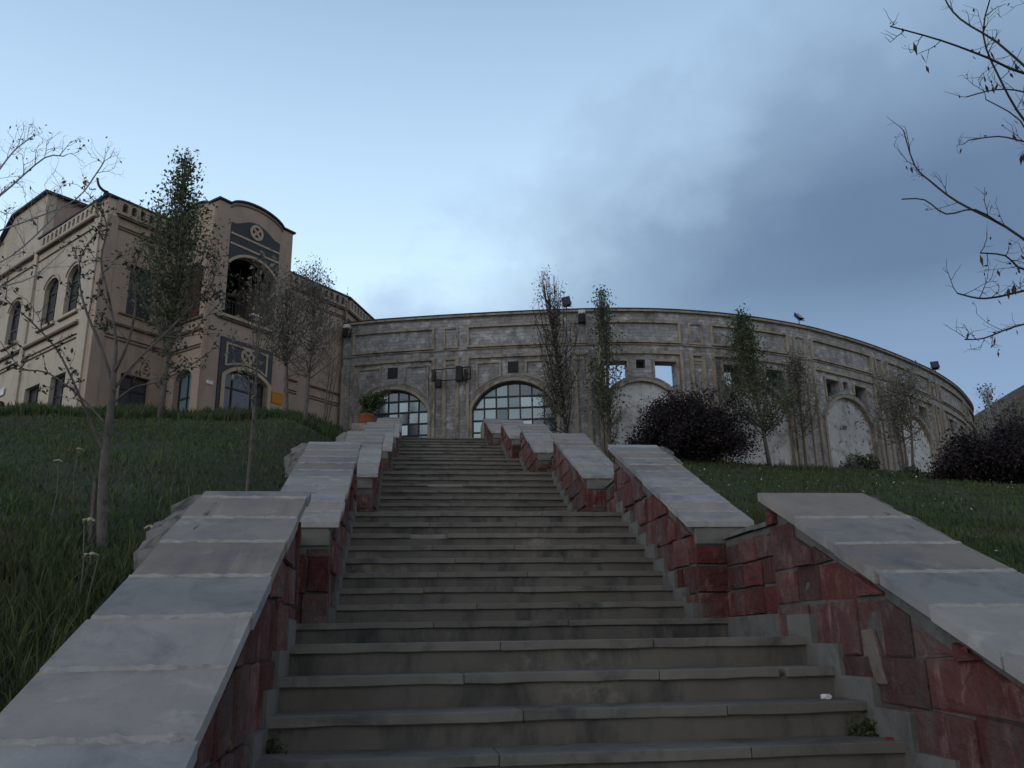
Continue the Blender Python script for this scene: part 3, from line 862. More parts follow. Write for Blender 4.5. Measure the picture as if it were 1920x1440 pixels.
# pipe frame with lamp boxes on the pier between the two glazed arches
b0 = Vector(ringmap(4.92, 10.6, .3))
pf = thing('lamp_rack', 'dark pipe rack with box lamps on the pier between the glazed arches', 'lamp rack', b0)
mb = MB()
Q = lambda s, z, n=.32: ringmap(s, z, n)
mb.tube([Q(4.18, 10.62), Q(4.18, 11.14)], .022, 6); mb.tube([Q(5.83, 10.62), Q(5.83, 11.2)], .022, 6)
mb.tube([Q(4.14, 11.12), Q(4.95, 11.15), Q(5.86, 11.19)], .022, 6); mb.tube([Q(4.14, 10.62), Q(4.95, 10.63), Q(5.86, 10.65)], .022, 6)
for s in (4.3, 5.7): mb.tube([Q(s, 10.9, 0), Q(s, 10.9, .33)], .018, 6); mb.tube([Q(s, 11.17, .32), Q(s, 10.6, .32)], .012, 6)
mb.build('pipe_frame', M['black'], pf)
for s, z0_, z1_, w in ((4.46, 10.32, 10.66, .24), (5.36, 10.55, 11.2, .28), (4.3, 10.6, 11.05, .1), (5.62, 10.56, 11.05, .08)):
    mb = MB(); moulding(mb, [(s, z0_), (s, z1_)], w, .26, .48, ringmap, .5); mb.build('lamp_box', M['black'], pf, bevel=.015)

# ------------------------------------------------------------------ tan building
C0 = np.array([-10.571, 28.463]); E1 = np.array([cos(radians(49.3)), sin(radians(49.3))]); E2 = np.array([cos(radians(134)), sin(radians(134))])
N1 = np.array([E1[1], -E1[0]]); N2 = np.array([-E2[1], E2[0]])
def pmap(o, e, nrm):
    def f(s, z, n): return (float(o[0] + e[0] * s + nrm[0] * n), float(o[1] + e[1] * s + nrm[1] * n), z)
    return f
mapA = pmap(C0, E2, N2); mapB = pmap(C0, E1, N1)
OFF = 2.47; IN = C0 + E1 * 2.72
mapC = pmap(C0 + N1 * OFF, E1, N1)
mapD = pmap(IN, N1, -E1)
TR = C0 + E1 * 6.15
mapR = pmap(TR, N1, E1)
BEND = C0 + E1 * 11.65; E3 = np.array([.338, .941]); N3 = np.array([E3[1], -E3[0]]); mapE = pmap(BEND, E3, N3)
tan = thing('tan_building', 'tan brick building, lit side coloured paler, with a gabled corner tower', 'building', (-9, 31, 6.7))
ZG, ZR = 5.9, 15.05
def arched(c, hw, z0, zs, rise): return arch_poly(c, hw, z0, zs, rise, 10)
# facade A (tan brick coloured paler as the lit side, facing left)
wA = [arched(1.95, .53, 11.25, 12.75, .3), arched(3.72, .56, 11.2, 12.72, .33), arched(6.85, .56, 11.2, 12.62, .36), arched(9.2, .56, 11.2, 12.62, .36),
      rect(1.55, 2.68, 7.0, 9.0), rect(3.55, 4.75, 7.0, 8.98), arched(6.95, .56, 7.0, 8.65, .3), arched(9.2, .56, 7.0, 8.65, .3)]
holed_wall('facade_wall', [(0, ZG), (13, ZG), (13, 13.2), (9.6, 16.1), (8.33, 17.1), (5.35, 17.1), (5.35, ZR), (0, ZR)], wA, .35, mapA, M['cream'], tan)
# facade B (tan, facing right), left of the tower
wB = [rect(1.1, 2.1, 11.05, 12.9), rect(1.2, 2.3, 7.0, 8.93)]
holed_wall('facade_wall', rect(.002, 2.71, ZG, ZR), wB, .33, mapB, M['tan'], tan)
holed_wall('facade_wall', rect(6.16, 11.65, ZG, ZR), [], .33, mapB, M['tan'], tan)
holed_wall('facade_wall', rect(.0, 7.0, ZG, ZR), [], .33, mapE, M['tan'], tan)
# tall wing's right-hand wall, above the corner wing's roof
mapT = pmap(C0 + E2 * 5.36, E1, N1)
holed_wall('wing_wall', rect(.36, 8, 14.9, 17.1), [], .3, mapT, M['tan'], tan)
# tower
tw_open = [arched(4.38, 1.1, 11.1, 13.1, .5), arched(4.42, .93, 6.6, 8.95, .36)]
def ped(c, hw, zsh, rise, n=14):
    pts = [(c + hw * cos(pi * q / n) , zsh + rise * (sin(pi * q / n) ** 1.3)) for q in range(n + 1)]
    return pts
front = [(2.72, ZG), (6.15, ZG), (6.15, 15.36)] + ped(4.42, 1.22, 15.36, .36) + [(2.72, 15.36)]
holed_wall('tower_wall', front, tw_open, .3, mapC, M['tan'], tan)
sideo = [arched(1.25, .6, 11.05, 12.9, .28), arched(1.28, .48, 6.6, 8.85, .32)]
sprof = [(-1.6, ZG), (OFF - .001, ZG), (OFF - .001, 15.36)] + ped(1.15, .72, 15.36, .17) + [(.2, 15.2), (-1.6, 15.1)]
holed_wall('tower_wall', sprof, sideo, .3, mapD, M['tan'], tan)
holed_wall('tower_wall', [(-1.6, ZG), (OFF - .302, ZG), (OFF - .302, 15.36), (-1.6, 15.36)], [], .3, mapR, M['tan'], tan)
# tower coping
cm = MB()
moulding(cm, [(2.64, 15.41), (3.2, 15.41)] + [(a, b + .05) for a, b in ped(4.42, 1.22, 15.36, .36)[::-1]] + [(5.64, 15.41), (6.23, 15.41)], .07, -.36, .08, mapC, .3)
moulding(cm, [(OFF - .36, 15.408), (1.87, 15.408)] + [(a, b + .048) for a, b in ped(1.15, .72, 15.36, .17)] + [(.3, 15.3), (-.3, 15.2), (-1.6, 15.16)], .07, -.34, .075, mapD, .3)
cm.build('tower_coping', M['roofdark'], tan)
cm = MB(); moulding(cm, [(3.2, 15.25)] + [(a, b - .1) for a, b in ped(4.42, 1.2, 15.36, .36)[::-1]] + [(5.64, 15.25)], .05, -.01, .04, mapC, .3)
cm.build('tower_moulding', M['brown'], tan)
# tower loggia
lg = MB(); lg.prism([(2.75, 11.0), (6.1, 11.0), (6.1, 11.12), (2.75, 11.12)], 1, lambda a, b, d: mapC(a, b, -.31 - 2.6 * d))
lg.build('loggia_floor', M['shadein'], tan)
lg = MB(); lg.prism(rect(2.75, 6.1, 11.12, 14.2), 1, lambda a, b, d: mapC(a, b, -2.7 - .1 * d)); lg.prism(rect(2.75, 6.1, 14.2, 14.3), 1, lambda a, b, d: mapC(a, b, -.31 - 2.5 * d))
lg.build('loggia_wall', M['shadein'], tan)
lg = MB(); moulding(lg, [(3.1, 11.06), (5.65, 11.06)], .10, 0, .16, mapC, 3); lg.build('balcony_sill', M['buff'], tan)
lg = MB(); moulding(lg, [(3.0, 10.97), (5.75, 10.97)], .07, 0, .10, mapC, 3); lg.build('ledge', M['brown'], tan)
lg = MB()
for q in range(17): moulding(lg, [(3.3 + q * .135, 11.12), (3.3 + q * .135, 11.75)], .022, -.14, -.118, mapC, 3)
moulding(lg, [(3.27, 11.76), (5.49, 11.76)], .04, -.15, -.11, mapC, 3); lg.build('balcony_railing', M['black'], tan)
lg = MB(); moulding(lg, [(4.35, 11.42), (4.75, 11.40)], .075, .02, .22, mapC, 1); lg.build('lamp', M['white'], tan)
# rust coloured door set in the tower side
db = MB(); db.prism(rect(.66, 1.84, 11.06, 13.15), .06, lambda a, b, d: mapD(a, b, -.26 - d)); db.build('shutter', M['rust'], tan)
glazing(tan, rect(.82, 1.74, 6.7, 9.15), -.24, mapD, [1.28], [8.2], M['blueglass'], name='side_door', jitter=.005)
# navy panels on the tower front
def nprof(z): return z
np_ = MB(); n = 20; top = [(3.27 + 2.25 * q / n, 14.70 + .36 * max(0, sin(pi * min(1, max(0, (q / n - .08) / .84)))) ** 1.2) for q in range(n + 1)]
ar = arc_top(4.38, 1.17, 13.1, .56, 20)       # right to left
poly_bot = [(min(5.52, max(3.27, a)), b) for a, b in ar][::-1]
k = len(np_.V)
for q in range(n + 1):
    a = 3.27 + 2.25 * q / n
    zb_ = 13.1 + (.56 if abs(a - 4.38) < 1.17 else 0)
    R_ = (1.17 ** 2 + .56 ** 2) / (2 * .56); zc_ = 13.66 - R_
    zb_ = zc_ + sqrt(max(0, R_ * R_ - (a - 4.38) ** 2)) if abs(a - 4.38) < 1.17 else 13.1
    for nn_ in (0, .03): np_.V += [mapC(a, zb_, nn_), mapC(a, top[q][1], nn_)]
for q in range(n):
    b_ = q * 4
    np_.F += [(b_ + 2, b_ + 6, b_ + 7, b_ + 3), (b_ + 1, b_ + 3, b_ + 7, b_ + 5), (b_, b_ + 4, b_ + 6, b_ + 2)]
np_.F += [(0, 2, 3, 1), (n * 4, n * 4 + 1, n * 4 + 3, n * 4 + 2)]
np_.build('navy_panel', M['navy'], tan)
lb = MB(); moulding(lb, [(3.27, 14.27), (5.52, 14.27)], .075, .01, .055, mapC, 3); moulding(lb, [(3.27, 13.88), (5.52, 13.88)], .075, .01, .055, mapC, 3); lb.build('panel_bar', M['buff'], tan)
lb = MB(); moulding(lb, arc_top(4.38, 1.12, 13.12, .53, 20), .10, -.1, .06, mapC, .5); lb.build('arch_moulding', M['buff'], tan)
def wheel(c, z, r, nm):
    w = MB(); circ = [(c + r * .84 * cos(2 * pi * q / 24), z + r * .84 * sin(2 * pi * q / 24)) for q in range(24)]
    moulding(w, circ, r * .34, .01, .075, mapC, 1, closed=True)
    for an in (45, 135):
        d = (cos(radians(an)) * r * .75, sin(radians(an)) * r * .75)
        moulding(w, [(c - d[0], z - d[1]), (c + d[0], z + d[1])], r * .3, .01, .068 + an * .00003, mapC, 1)
    w.build('wheel_emblem', M['buff'], tan)
wheel(4.38, 14.68, .30, 'a'); wheel(4.38, 9.82, .29, 'b')
nb = MB()
hol = arch_poly(4.42, 1.08, 6.6, 8.95, .45, 16)
holed_wall('portal_panel', rect(3.22, 5.52, 6.4, 10.3), [[(p[0], max(p[1], 6.5)) for p in hol]], .05, lambda s, z, n: mapC(s, z, n + .052), M['navy'], tan)
lb = MB()
moulding(lb, [(3.47, 9.28), (3.47, 10.1), (5.24, 10.1), (5.24, 9.28)], .07, .04, .085, mapC, 1)
moulding(lb, [(3.47, 9.30), (3.9, 9.45), (4.4, 9.51), (4.9, 9.45), (5.24, 9.30)], .06, .04, .083, mapC, 1)
lb.build('portal_frame', M['buff'], tan)
lb = MB(); moulding(lb, [(5.42, 6.5)] + arc_top(4.42, 1.0, 8.95, .4, 16) + [(3.42, 6.5)], .13, -.05, .10, mapC, .5); lb.build('arch_moulding', M['buff'], tan)
glazing(tan, arch_poly(4.42, .92, 6.7, 8.95, .35, 12), -.2, mapC, [4.0, 4.84], [8.6], M['darkglass'], name='entrance_door', jitter=.006)
# windows
for p in wA[:4]: glazing(tan, p, -.2, mapA, [sum(q[0] for q in p[:2]) / 2], [11.85, 12.55], M['darkglass'], name='window')
for p in wA[4:]: glazing(tan, p, -.2, mapA, [sum(q[0] for q in p[:2]) / 2], [8.3], M['darkglass'], name='window')
for p in wB: glazing(tan, p, -.2, mapB, [(p[0][0] + p[1][0]) / 2], [p[2][1] - .5], M['darkglass'], name='window')
# ledges, sills and mouldings, with ledge shadow painted as brown strips
def ledge(mapf, a, b, z, w, n1, mat='brown', name='ledge'):
    mb = MB(); moulding(mb, [(a, z), (b, z)], w, 0, n1, mapf, 3); mb.build(name, M[mat], tan)
for a, b in ((1.1, 5.25), (5.6, 9.9), (10.2, 12.9)):
    ledge(mapA, a, b, 10.63, .09, .13); ledge(mapA, a, b, 10.72, .09, .10, 'cream', 'string_course')
    ledge(mapA, a, b, 10.24, .03, .05); ledge(mapA, a, b, 10.10, .03, .05)
    if a < 10: ledge(mapA, a if a > 2 else .75, b, 14.48, .08, .16); ledge(mapA, a if a > 2 else .75, b, 14.58, .12, .13, 'cream', 'string_course'); ledge(mapA, a if a > 2 else .75, b, 14.12, .03, .05)
for c in (1.95, 3.72, 6.85, 9.2):
    ledge(mapA, c - .72, c + .72, 11.13, .10, .10, 'cream', 'window_sill'); ledge(mapA, c - .7, c + .7, 11.055, .03, .08)
    mb = MB(); moulding(mb, arc_top(c, .66, 12.75 if c < 5 else 12.64, .42, 12), .06, 0, .05, mapA, .5); mb.build('window_hood', M['cream'], tan)
for a, b in ((.4, 2.7), (6.2, 11.62)):
    ledge(mapB, a, b, 14.46, .06, .12); ledge(mapB, a, b, 14.12, .03, .05); ledge(mapB, a, b, 14.02, .03, .05)
    if a < 1: ledge(mapB, a, b, 10.56, .08, .12); ledge(mapB, a, b, 10.14, .03, .05); ledge(mapB, a, b, 10.02, .03, .05); ledge(mapB, .85, 2.4, 10.98, .06, .08)
    else:
        for p, q in ((8.3, 8.95), (9.5, 11.35)): ledge(mapB, p, q, 10.44, .06, .10); ledge(mapB, p, q, 10.02, .03, .05); ledge(mapB, p, q, 9.91, .03, .05)
ledge(mapE, .1, 6.9, 14.46, .06, .12); ledge(mapE, .1, 6.9, 14.12, .03, .05); ledge(mapE, .1, 6.9, 14.02, .03, .05)
for d0, d1 in ((.1, 2.1),):
    ledge(mapD, d0, d1, 10.95, .07, .10); ledge(mapD, d0, d1, 10.5, .07, .10); ledge(mapD, d0, d1, 9.95, .03, .05); ledge(mapD, d0, d1, 9.85, .03, .05)
# corner pilasters
mb = MB(); mb.prism(rect(.0, .42, ZG, 14.4), .07, lambda a, b, d: mapB(a, b, d)); mb.build('corner_pilaster', M['tan'], tan)
mb = MB(); mb.prism(rect(.25, .72, ZG, 14.4), .08, lambda a, b, d: mapA(a, b, d)); mb.prism(rect(5.28, 5.58, ZG, 14.9), .08, lambda a, b, d: mapA(a, b, d)); mb.prism(rect(9.95, 10.2, ZG, 14.9), .08, lambda a, b, d: mapA(a, b, d)); mb.build('corner_pilaster', M['cream'], tan)
# frieze with small arched niches
def frieze(mapf, a, b, mat, n1=.12):
    holes_ = []; s = a + .18
    while s + .2 < b:
        holes_.append(arch_poly(s + .1, .1, 14.64, 14.88, .1, 6)); s += .345
    holed_wall('niche_frieze', rect(a, b, 14.53, 15.04), holes_, n1 - .004, lambda u, v, n: mapf(u, v, n + n1), M[mat], tan)
    mb = MB(); moulding(mb, [(a + .02, 14.78), (b - .02, 14.78)], .36, .002, .012, mapf, 5); mb.build('niche_back', M['shadein'] if mat == 'tan' else M['brown'], tan)  # dark plate paints the shade inside the niches
frieze(mapB, .3, 2.7, 'tan'); frieze(mapB, 6.2, 11.6, 'tan'); frieze(mapE, .1, 6.8, 'tan'); frieze(mapA, .7, 5.2, 'cream', .11)
dp = MB(); dp.tube([mapB(11.5, 14.9, .10), mapB(11.5, 6.3, .10)], .045, 8); dp.build('downpipe', M['brown'], tan)
# roofs
def plan(mb, pts, z0, z1):
    mb.prism([tuple(p) for p in pts], 1, lambda a, b, d: (a, b, z0 + (z1 - z0) * d))
A_ = lambda s, n=0: (C0 + E2 * s + N2 * n); B_ = lambda s, n=0: (C0 + E1 * s + N1 * n)
rf = MB()
cor = C0 + (N1 + N2) * .15
plan(rf, [cor, B_(2.75, .16), B_(2.75, -6), A_(5.3, -4), A_(5.3, .16)], 15.06, 15.13)
plan(rf, [B_(6.12, .16), B_(11.75, .16), BEND + E3 * 7 + N3 * .16, BEND + E3 * 7 - N3 * 6, B_(6.12, -7)], 15.062, 15.132)
plan(rf, [B_(2.75, .0), B_(6.14, .0), B_(6.14, -6.5), B_(2.75, -6.5)], 15.064, 15.134)
plan(rf, [B_(2.9, 2.2), B_(6.0, 2.2), B_(6.0, 0), B_(2.9, 0)], 15.0, 15.06)
rf.build('roof', M['roofdark'], tan)
rf = MB()
plan(rf, [A_(5.2, .16), A_(5.2, -8.2), A_(8.4, -8.2), A_(8.4, .16)], 17.1, 17.19)
rf.prism([(8.4, 17.1), (8.4, 17.19), (9.63, 16.21), (13.1, 13.3), (13.1, 13.2), (9.6, 16.1)], 1, lambda a, b, d: mapA(a, b, .16 - 8.4 * d))
rf.build('gable_roof', M['roofdark'], tan)
# signs on the tan building
def sign(mapf, a0, a1, z0, z1, mat, label, n=.03):
    b = mapf((a0 + a1) / 2, z0, n); r = thing('wall_sign', label, 'sign', b)
    mb = MB(); mb.prism(rect(a0, a1, z0, z1), .03, lambda a, b_, d: mapf(a, b_, n - .03 + d)); mb.build('sign_board', M[mat], r, bevel=.006)
    mb = MB(); moulding(mb, rect(a0 + .02, a1 - .02, z0 + .02, z1 - .02), .03, n - .002, n + .012, mapf, 2, closed=True); mb.build('sign_rim', M[mat], r)
sign(mapC, 5.6, 6.1, 8.42, 8.84, 'orange', 'plain orange sign on the tower pier right of the entrance portal')
sign(mapC, 2.8, 3.05, 8.47, 8.6, 'white', 'tiny pale plate on the tower pier left of the portal')
sign(mapA, 6.55, 7.6, 9.12, 9.4, 'white', 'white sign above a lower arched window of the left facade', .06)

# ------------------------------------------------------------------ trees
def limb(mb, pts, r0, r1, n=6):
    k = len(pts); mb.tube(pts, [r0 + (r1 - r0) * (i / (k - 1)) ** .8 for i in range(k)], n)
def smooth_path(P, m=3):
    P = [Vector(p) for p in P]; out = []
    for i in range(len(P) - 1):
        p0 = P[max(i - 1, 0)]; p1 = P[i]; p2 = P[i + 1]; p3 = P[min(i + 2, len(P) - 1)]
        for j in range(m):
            t = j / m
            out.append(.5 * ((2 * p1) + (-p0 + p2) * t + (2 * p0 - 5 * p1 + 4 * p2 - p3) * t * t + (-p0 + 3 * p1 - 3 * p2 + p3) * t ** 3))
    out.append(P[-1]); return out

def twiggy(mb, path, rate, length, r, tips, depth=1, start=.25, up=.3):
    """side twigs along a path; collects tip points"""
    n = len(path)
    for i in range(int(n * start), n):
        for _ in range(1 if random.random() < rate else 0):
            p = path[i]; d = (path[min(i + 1, n - 1)] - path[max(i - 1, 0)]).normalized()
            q = Vector((random.gauss(0, 1), random.gauss(0, 1), random.gauss(up, .8))); q = (q - d * q.dot(d)).normalized()
            dirv = (d * random.uniform(.5, 1.1) + q).normalized(); L = length * random.uniform(.4, 1.2)
            pts = [p]
            for s in range(4):
                dirv = (dirv + Vector((random.gauss(0, .16), random.gauss(0, .16), random.gauss(.05, .16)))).normalized()
                pts.append(pts[-1] + dirv * L / 4)
            limb(mb, pts, r, r * .45, 4)
            tips += pts[1:]
            if depth > 0: twiggy(mb, pts, .75, length * .5, r * .6, tips, depth - 1, .3, up)

def path_tree(name, label, cat, trunk, branches, r0, mats, base, group=None, rate=.5, tl=.3, tr=.006, leafn=3, leafs=.03, spread=.03, pods=None, leafmat=None, depth=1, brr=.45):
    root = thing(name, label, cat, base, group)
    tb_ = MB(); tp = smooth_path(trunk); limb(tb_, tp, r0, r0 * .55, 9); tips = []
    for B, r in branches:
        p = smooth_path(B); limb(tb_, p, r, max(r * .28, .004), 6); tips += p[len(p) // 2:] if r > .0066 else []
        if r > .0066: twiggy(tb_, p, rate, tl, max(tr, r * brr * .6), tips, depth)
    tb_.build('trunk', mats, root, smooth=True)
    if leafmat is not None:
        T_ = np.array([tuple(t) for t in tips]); idx = RNG.integers(0, len(T_), leafn)
        leaves('crown', T_[idx] + RNG.normal(0, spread, (leafn, 3)), leafs, leafmat, root, .2)
    if pods:
        T_ = np.array([tuple(t) for t in tips]); idx = RNG.integers(0, len(T_), pods)
        C = T_[idx] + np.array([0, 0, -.05]); n = len(C); d = np.tile([0, 0, -1.], (n, 1)) + RNG.normal(0, .25, (n, 3)); d /= np.linalg.norm(d, axis=1, keepdims=True)
        e = np.cross(d, rand_dirs(n)); e /= np.linalg.norm(e, axis=1, keepdims=True); s = RNG.uniform(.022, .048, (n, 1))
        for q in range(n): quads_mesh('seed_pod', C[q:q + 1], (d * s)[q:q + 1], (e * s * .28)[q:q + 1], M['pod'], root)
    return root

# young tree in the left foreground
V3 = Vector
t1 = [(-2.69, 8.15, gz(-2.69, 8.15) - .1), (-2.75, 8.15, 1.31), (-2.77, 8.15, 1.65), (-2.77, 8.15, 1.95), (-2.77, 8.15, 2.21), (-2.78, 8.15, 2.47)]
br = [([(-2.78, 8.15, 2.47), (-2.83, 8.25, 2.82), (-2.96, 8.3, 3.28), (-3.1, 8.35, 3.69), (-3.12, 8.45, 4.1), (-3.22, 8.5, 4.36)], .026),
      ([(-2.78, 8.15, 2.47), (-2.65, 8.05, 2.75), (-2.59, 7.95, 3.09), (-2.61, 7.85, 3.38), (-2.51, 7.8, 3.69)], .024),
      ([(-2.79, 8.15, 2.4), (-2.99, 8.25, 2.82), (-3.16, 8.35, 3.12), (-3.3, 8.45, 3.44), (-3.36, 8.5, 3.75), (-3.32, 8.55, 3.99)], .026),
      ([(-2.77, 8.15, 1.68), (-2.93, 8.05, 2.03), (-3.05, 7.9, 2.33), (-3.18, 7.8, 2.58), (-3.35, 7.65, 2.77), (-3.56, 7.55, 2.95)], .022),
      ([(-2.77, 8.15, 2.3), (-2.6, 8.25, 2.65), (-2.43, 8.35, 2.92), (-2.27, 8.5, 3.24), (-2.12, 8.55, 3.49), (-2.08, 8.65, 3.81)], .022),
      ([(-2.77, 8.15, 2.16), (-2.56, 8.05, 2.3), (-2.3, 7.95, 2.34), (-2.06, 7.9, 2.46), (-1.82, 7.85, 2.63)], .018),
      ([(-2.77, 8.15, 1.95), (-3.09, 8.25, 2.26), (-3.45, 8.35, 2.52), (-3.72, 8.4, 2.58), (-3.97, 8.45, 2.86)], .018),
      ([(-2.43, 8.35, 2.92), (-2.23, 8.45, 2.96), (-2.06, 8.5, 3.21), (-1.92, 8.55, 3.41)], .013),
      ([(-2.67, 8.15, 1.38), (-2.61, 8.17, 1.48), (-2.56, 8.2, 1.58)], .009)]
br = [(b, r * .72) for b, r in br]
path_tree('young_tree', 'slender grey young tree with sparse dark buds beside the lowest left wall', 'tree', t1, br, .05, M['bark'], (-2.69, 8.15, gz(-2.69, 8.15)), 'young trees on the slope', rate=.72, tl=.34, tr=.0045, leafn=1300, leafs=.024, spread=.02, leafmat=M['bud'], depth=1)
st_ = MB(); gzs = gz(-2.83, 8.2); st_.tube([(-2.82, 8.2, gzs - .1), (-2.84, 8.19, gzs + .62)], .022, 6)
tag(st_.build('support_stake', M['bark']), 'thin wooden stake standing against the trunk of the sparse young tree', 'stake')
# bare tree off the left edge
b0 = (-4.6, 6.2, gz(-4.6, 6.2))
bt = [([(-4.2, 6.2, 1.4), (-3.77, 6.2, 2.0), (-3.56, 6.2, 2.57), (-3.32, 6.3, 3.06), (-3.11, 6.4, 3.44), (-2.92, 6.45, 3.73), (-2.8, 6.5, 3.78)], .03),
      ([(-3.56, 6.2, 2.57), (-3.39, 6.4, 3.19), (-3.26, 6.5, 3.65), (-3.22, 6.6, 3.88), (-3.13, 6.65, 4.04)], .02),
      ([(-3.6, 6.2, 2.5), (-3.42, 6.2, 2.7), (-3.01, 6.0, 2.83), (-2.69, 5.9, 2.92), (-2.38, 5.8, 3.03), (-2.26, 5.8, 3.25), (-2.2, 5.75, 3.32)], .018),
      ([(-3.72, 6.2, 2.1), (-3.53, 6.2, 2.35), (-3.1, 6.0, 2.5), (-2.79, 5.9, 2.63), (-2.54, 5.8, 2.84), (-2.43, 5.75, 2.98)], .017),
      ([(-3.77, 6.2, 2.0), (-3.62, 6.2, 2.08), (-3.34, 6.4, 2.41), (-3.12, 6.5, 2.63), (-2.94, 6.6, 2.77), (-2.78, 6.7, 3.05)], .017)]
path_tree('bare_tree', 'pale bare twigs reaching in at the top left above the left facade', 'tree', [b0, (-4.55, 6.2, .6), (-4.4, 6.2, 1.2), (-4.2, 6.2, 1.4), (-4.0, 6.2, 2.6)], [(b, r * .5) for b, r in bt], .07, M['hazebark'], b0, None, rate=.8, tl=.26, tr=.0028, leafn=150, leafs=.016, spread=.02, leafmat=M['bud'], depth=2)
# bare tree off the right edge
rb0 = (4.85, 4.6, gz(4.85, 4.6))
RB = [([(5.17, 4.6, 1.53), (4.65, 4.6, 2.09), (4.22, 4.7, 2.3), (3.93, 4.8, 2.57), (3.69, 4.9, 2.81), (3.56, 5.0, 3.04), (3.5, 5.05, 3.17), (3.51, 5.1, 3.46)], .020),
      ([(5.4, 4.6, 3.47), (4.63, 4.5, 3.47), (3.94, 4.4, 3.5), (3.61, 4.3, 3.52), (3.22, 4.2, 3.51), (2.85, 4.1, 3.5)], .022),
      ([(4.63, 4.5, 3.47), (4.26, 4.6, 3.6), (4.05, 4.7, 3.97), (3.88, 4.8, 4.21), (3.88, 4.9, 4.48), (3.87, 4.9, 4.67)], .018),
      ([(5.3, 4.6, 2.4), (4.78, 4.6, 2.62), (4.35, 4.6, 2.91), (3.94, 4.5, 3.17), (3.77, 4.4, 3.43), (3.63, 4.3, 3.71), (3.67, 4.2, 3.99)], .02),
      ([(5.2, 4.6, 2.03), (4.25, 4.4, 1.92), (3.68, 4.3, 1.91), (3.32, 4.2, 1.81), (3.12, 4.15, 1.78), (2.96, 4.1, 1.78)], .016),
      ([(5.18, 4.6, 1.7), (4.59, 4.8, 1.89), (4.22, 4.9, 1.95), (3.99, 5.0, 1.96), (3.82, 5.1, 1.92), (3.69, 5.1, 1.87)], .014),
      ([(4.22, 4.7, 2.3), (3.74, 4.5, 2.16), (3.53, 4.4, 2.16), (3.32, 4.3, 2.15)], .012),
      ([(4.65, 4.6, 2.89), (4.45, 4.8, 3.2), (4.26, 4.9, 3.3), (4.15, 5.0, 3.42), (3.91, 5.0, 3.39)], .013),
      ([(4.63, 4.5, 3.47), (4.48, 4.8, 3.54), (4.26, 4.8, 3.66), (4.14, 4.9, 3.72), (3.9, 4.9, 3.65)], .013),
      ([(3.93, 4.8, 2.57), (3.65, 4.7, 2.66), (3.38, 4.6, 2.56), (3.23, 4.6, 2.63), (3.07, 4.6, 2.66)], .009),
      ([(5.4, 4.6, 3.47), (4.72, 4.6, 4.03), (4.48, 4.7, 4.27), (4.26, 4.7, 4.44)], .018),
      ([(4.78, 4.6, 2.62), (4.65, 4.9, 2.81), (4.4, 4.9, 3.18), (4.37, 5.0, 3.54), (4.21, 5.1, 3.78)], .015)]
path_tree('bare_tree', 'dark bare branches with dry pods hanging in from the upper right', 'tree', [rb0, (5.0, 4.6, 1.18), (5.2, 4.6, 2.26), (5.4, 4.6, 3.47), (5.67, 4.7, 4.95)], [([V3(p) + V3((jit(.02), jit(.02), jit(.02))) for p in b], r * .66) for b, r in RB], .11, M['darkbark'], rb0, None, rate=.8, tl=.2, tr=.003, leafn=120, leafs=.012, spread=.01, pods=64, leafmat=M['pod'], depth=1, brr=.4)

def crown_tree(name, label, base, height, tr, env, nl, nleaf, ls, bark, leafm, group=None, lean=(0, 0), spread=.12, low=.25, twl=.35, trunks=1, twrate=.5, upness=1.0, leafw=None):
    """env: list of (height fraction, radius); limbs rise from the trunk to points inside the envelope"""
    bx, by = base; bz = gz(bx, by); root = thing(name, label, 'tree' if 'shrub' not in name else 'shrub', (bx, by, bz), group)
    hf = [e[0] for e in env]; rf_ = [e[1] for e in env]
    mb = MB(); tips = []; wts = []
    for q in range(trunks):
        ox = jit(.12) if trunks > 1 else 0; oy = jit(.12) if trunks > 1 else 0
        tp = []
        for s in range(9):
            t = s / 8; tp.append(V3((bx + ox * (1 + 3 * t) + lean[0] * t + .05 * sin(3 * t + q * 2) * height * .12, by + oy * (1 + 3 * t) + lean[1] * t + .04 * cos(4 * t + q) * height * .1, bz - .15 + (height * .9 + .15) * t)))
        limb(mb, tp, tr, tr * .16, 7)
        for l in range(nl // trunks):
            h0 = random.uniform(low, .85); h1 = min(1.0, h0 + random.uniform(.12, .38) * upness)
            rr = np.interp(h1, hf, rf_) * sqrt(random.random()) ; an = random.uniform(0, 2 * pi)
            i0 = min(7, int(h0 / .9 * 8)); p0 = tp[i0].lerp(tp[i0 + 1], min(1, max(0, h0 / .9 * 8 - i0)))
            cx = bx + lean[0] * h1; cy = by + lean[1] * h1
            p1 = V3((cx + rr * cos(an), cy + rr * sin(an), bz + height * h1))
            mid = p0.lerp(p1, .5) + V3((cos(an) * rr * .22, sin(an) * rr * .22, -height * .02))
            pth = smooth_path([p0, mid, p1], 4); limb(mb, pth, tr * .34 * (1 - h0 * .6), tr * .06, 5); tt = []
            twiggy(mb, pth, twrate, twl, max(.004, tr * .07), tt, 1 if nl < 60 else 0, .2, .5)
            tt += pth[2:]
            for p in tt:
                hh = (p.z - bz) / height; r_ = hypot(p.x - cx, p.y - cy); w = 1 if leafw is None else np.interp(hh, [a for a, b in leafw], [b for a, b in leafw])
                if r_ < np.interp(hh, hf, rf_) * 1.25 + .05: tips.append(tuple(p)); wts.append(w)
    mb.build('trunk', bark, root, smooth=True)
    if nleaf:
        T_ = np.array(tips); w = np.array(wts) + 1e-6; idx = RNG.choice(len(T_), nleaf, p=w / w.sum())
        leaves('crown', T_[idx] + RNG.normal(0, spread, (nleaf, 3)), ls, leafm, root, .1)
    return root

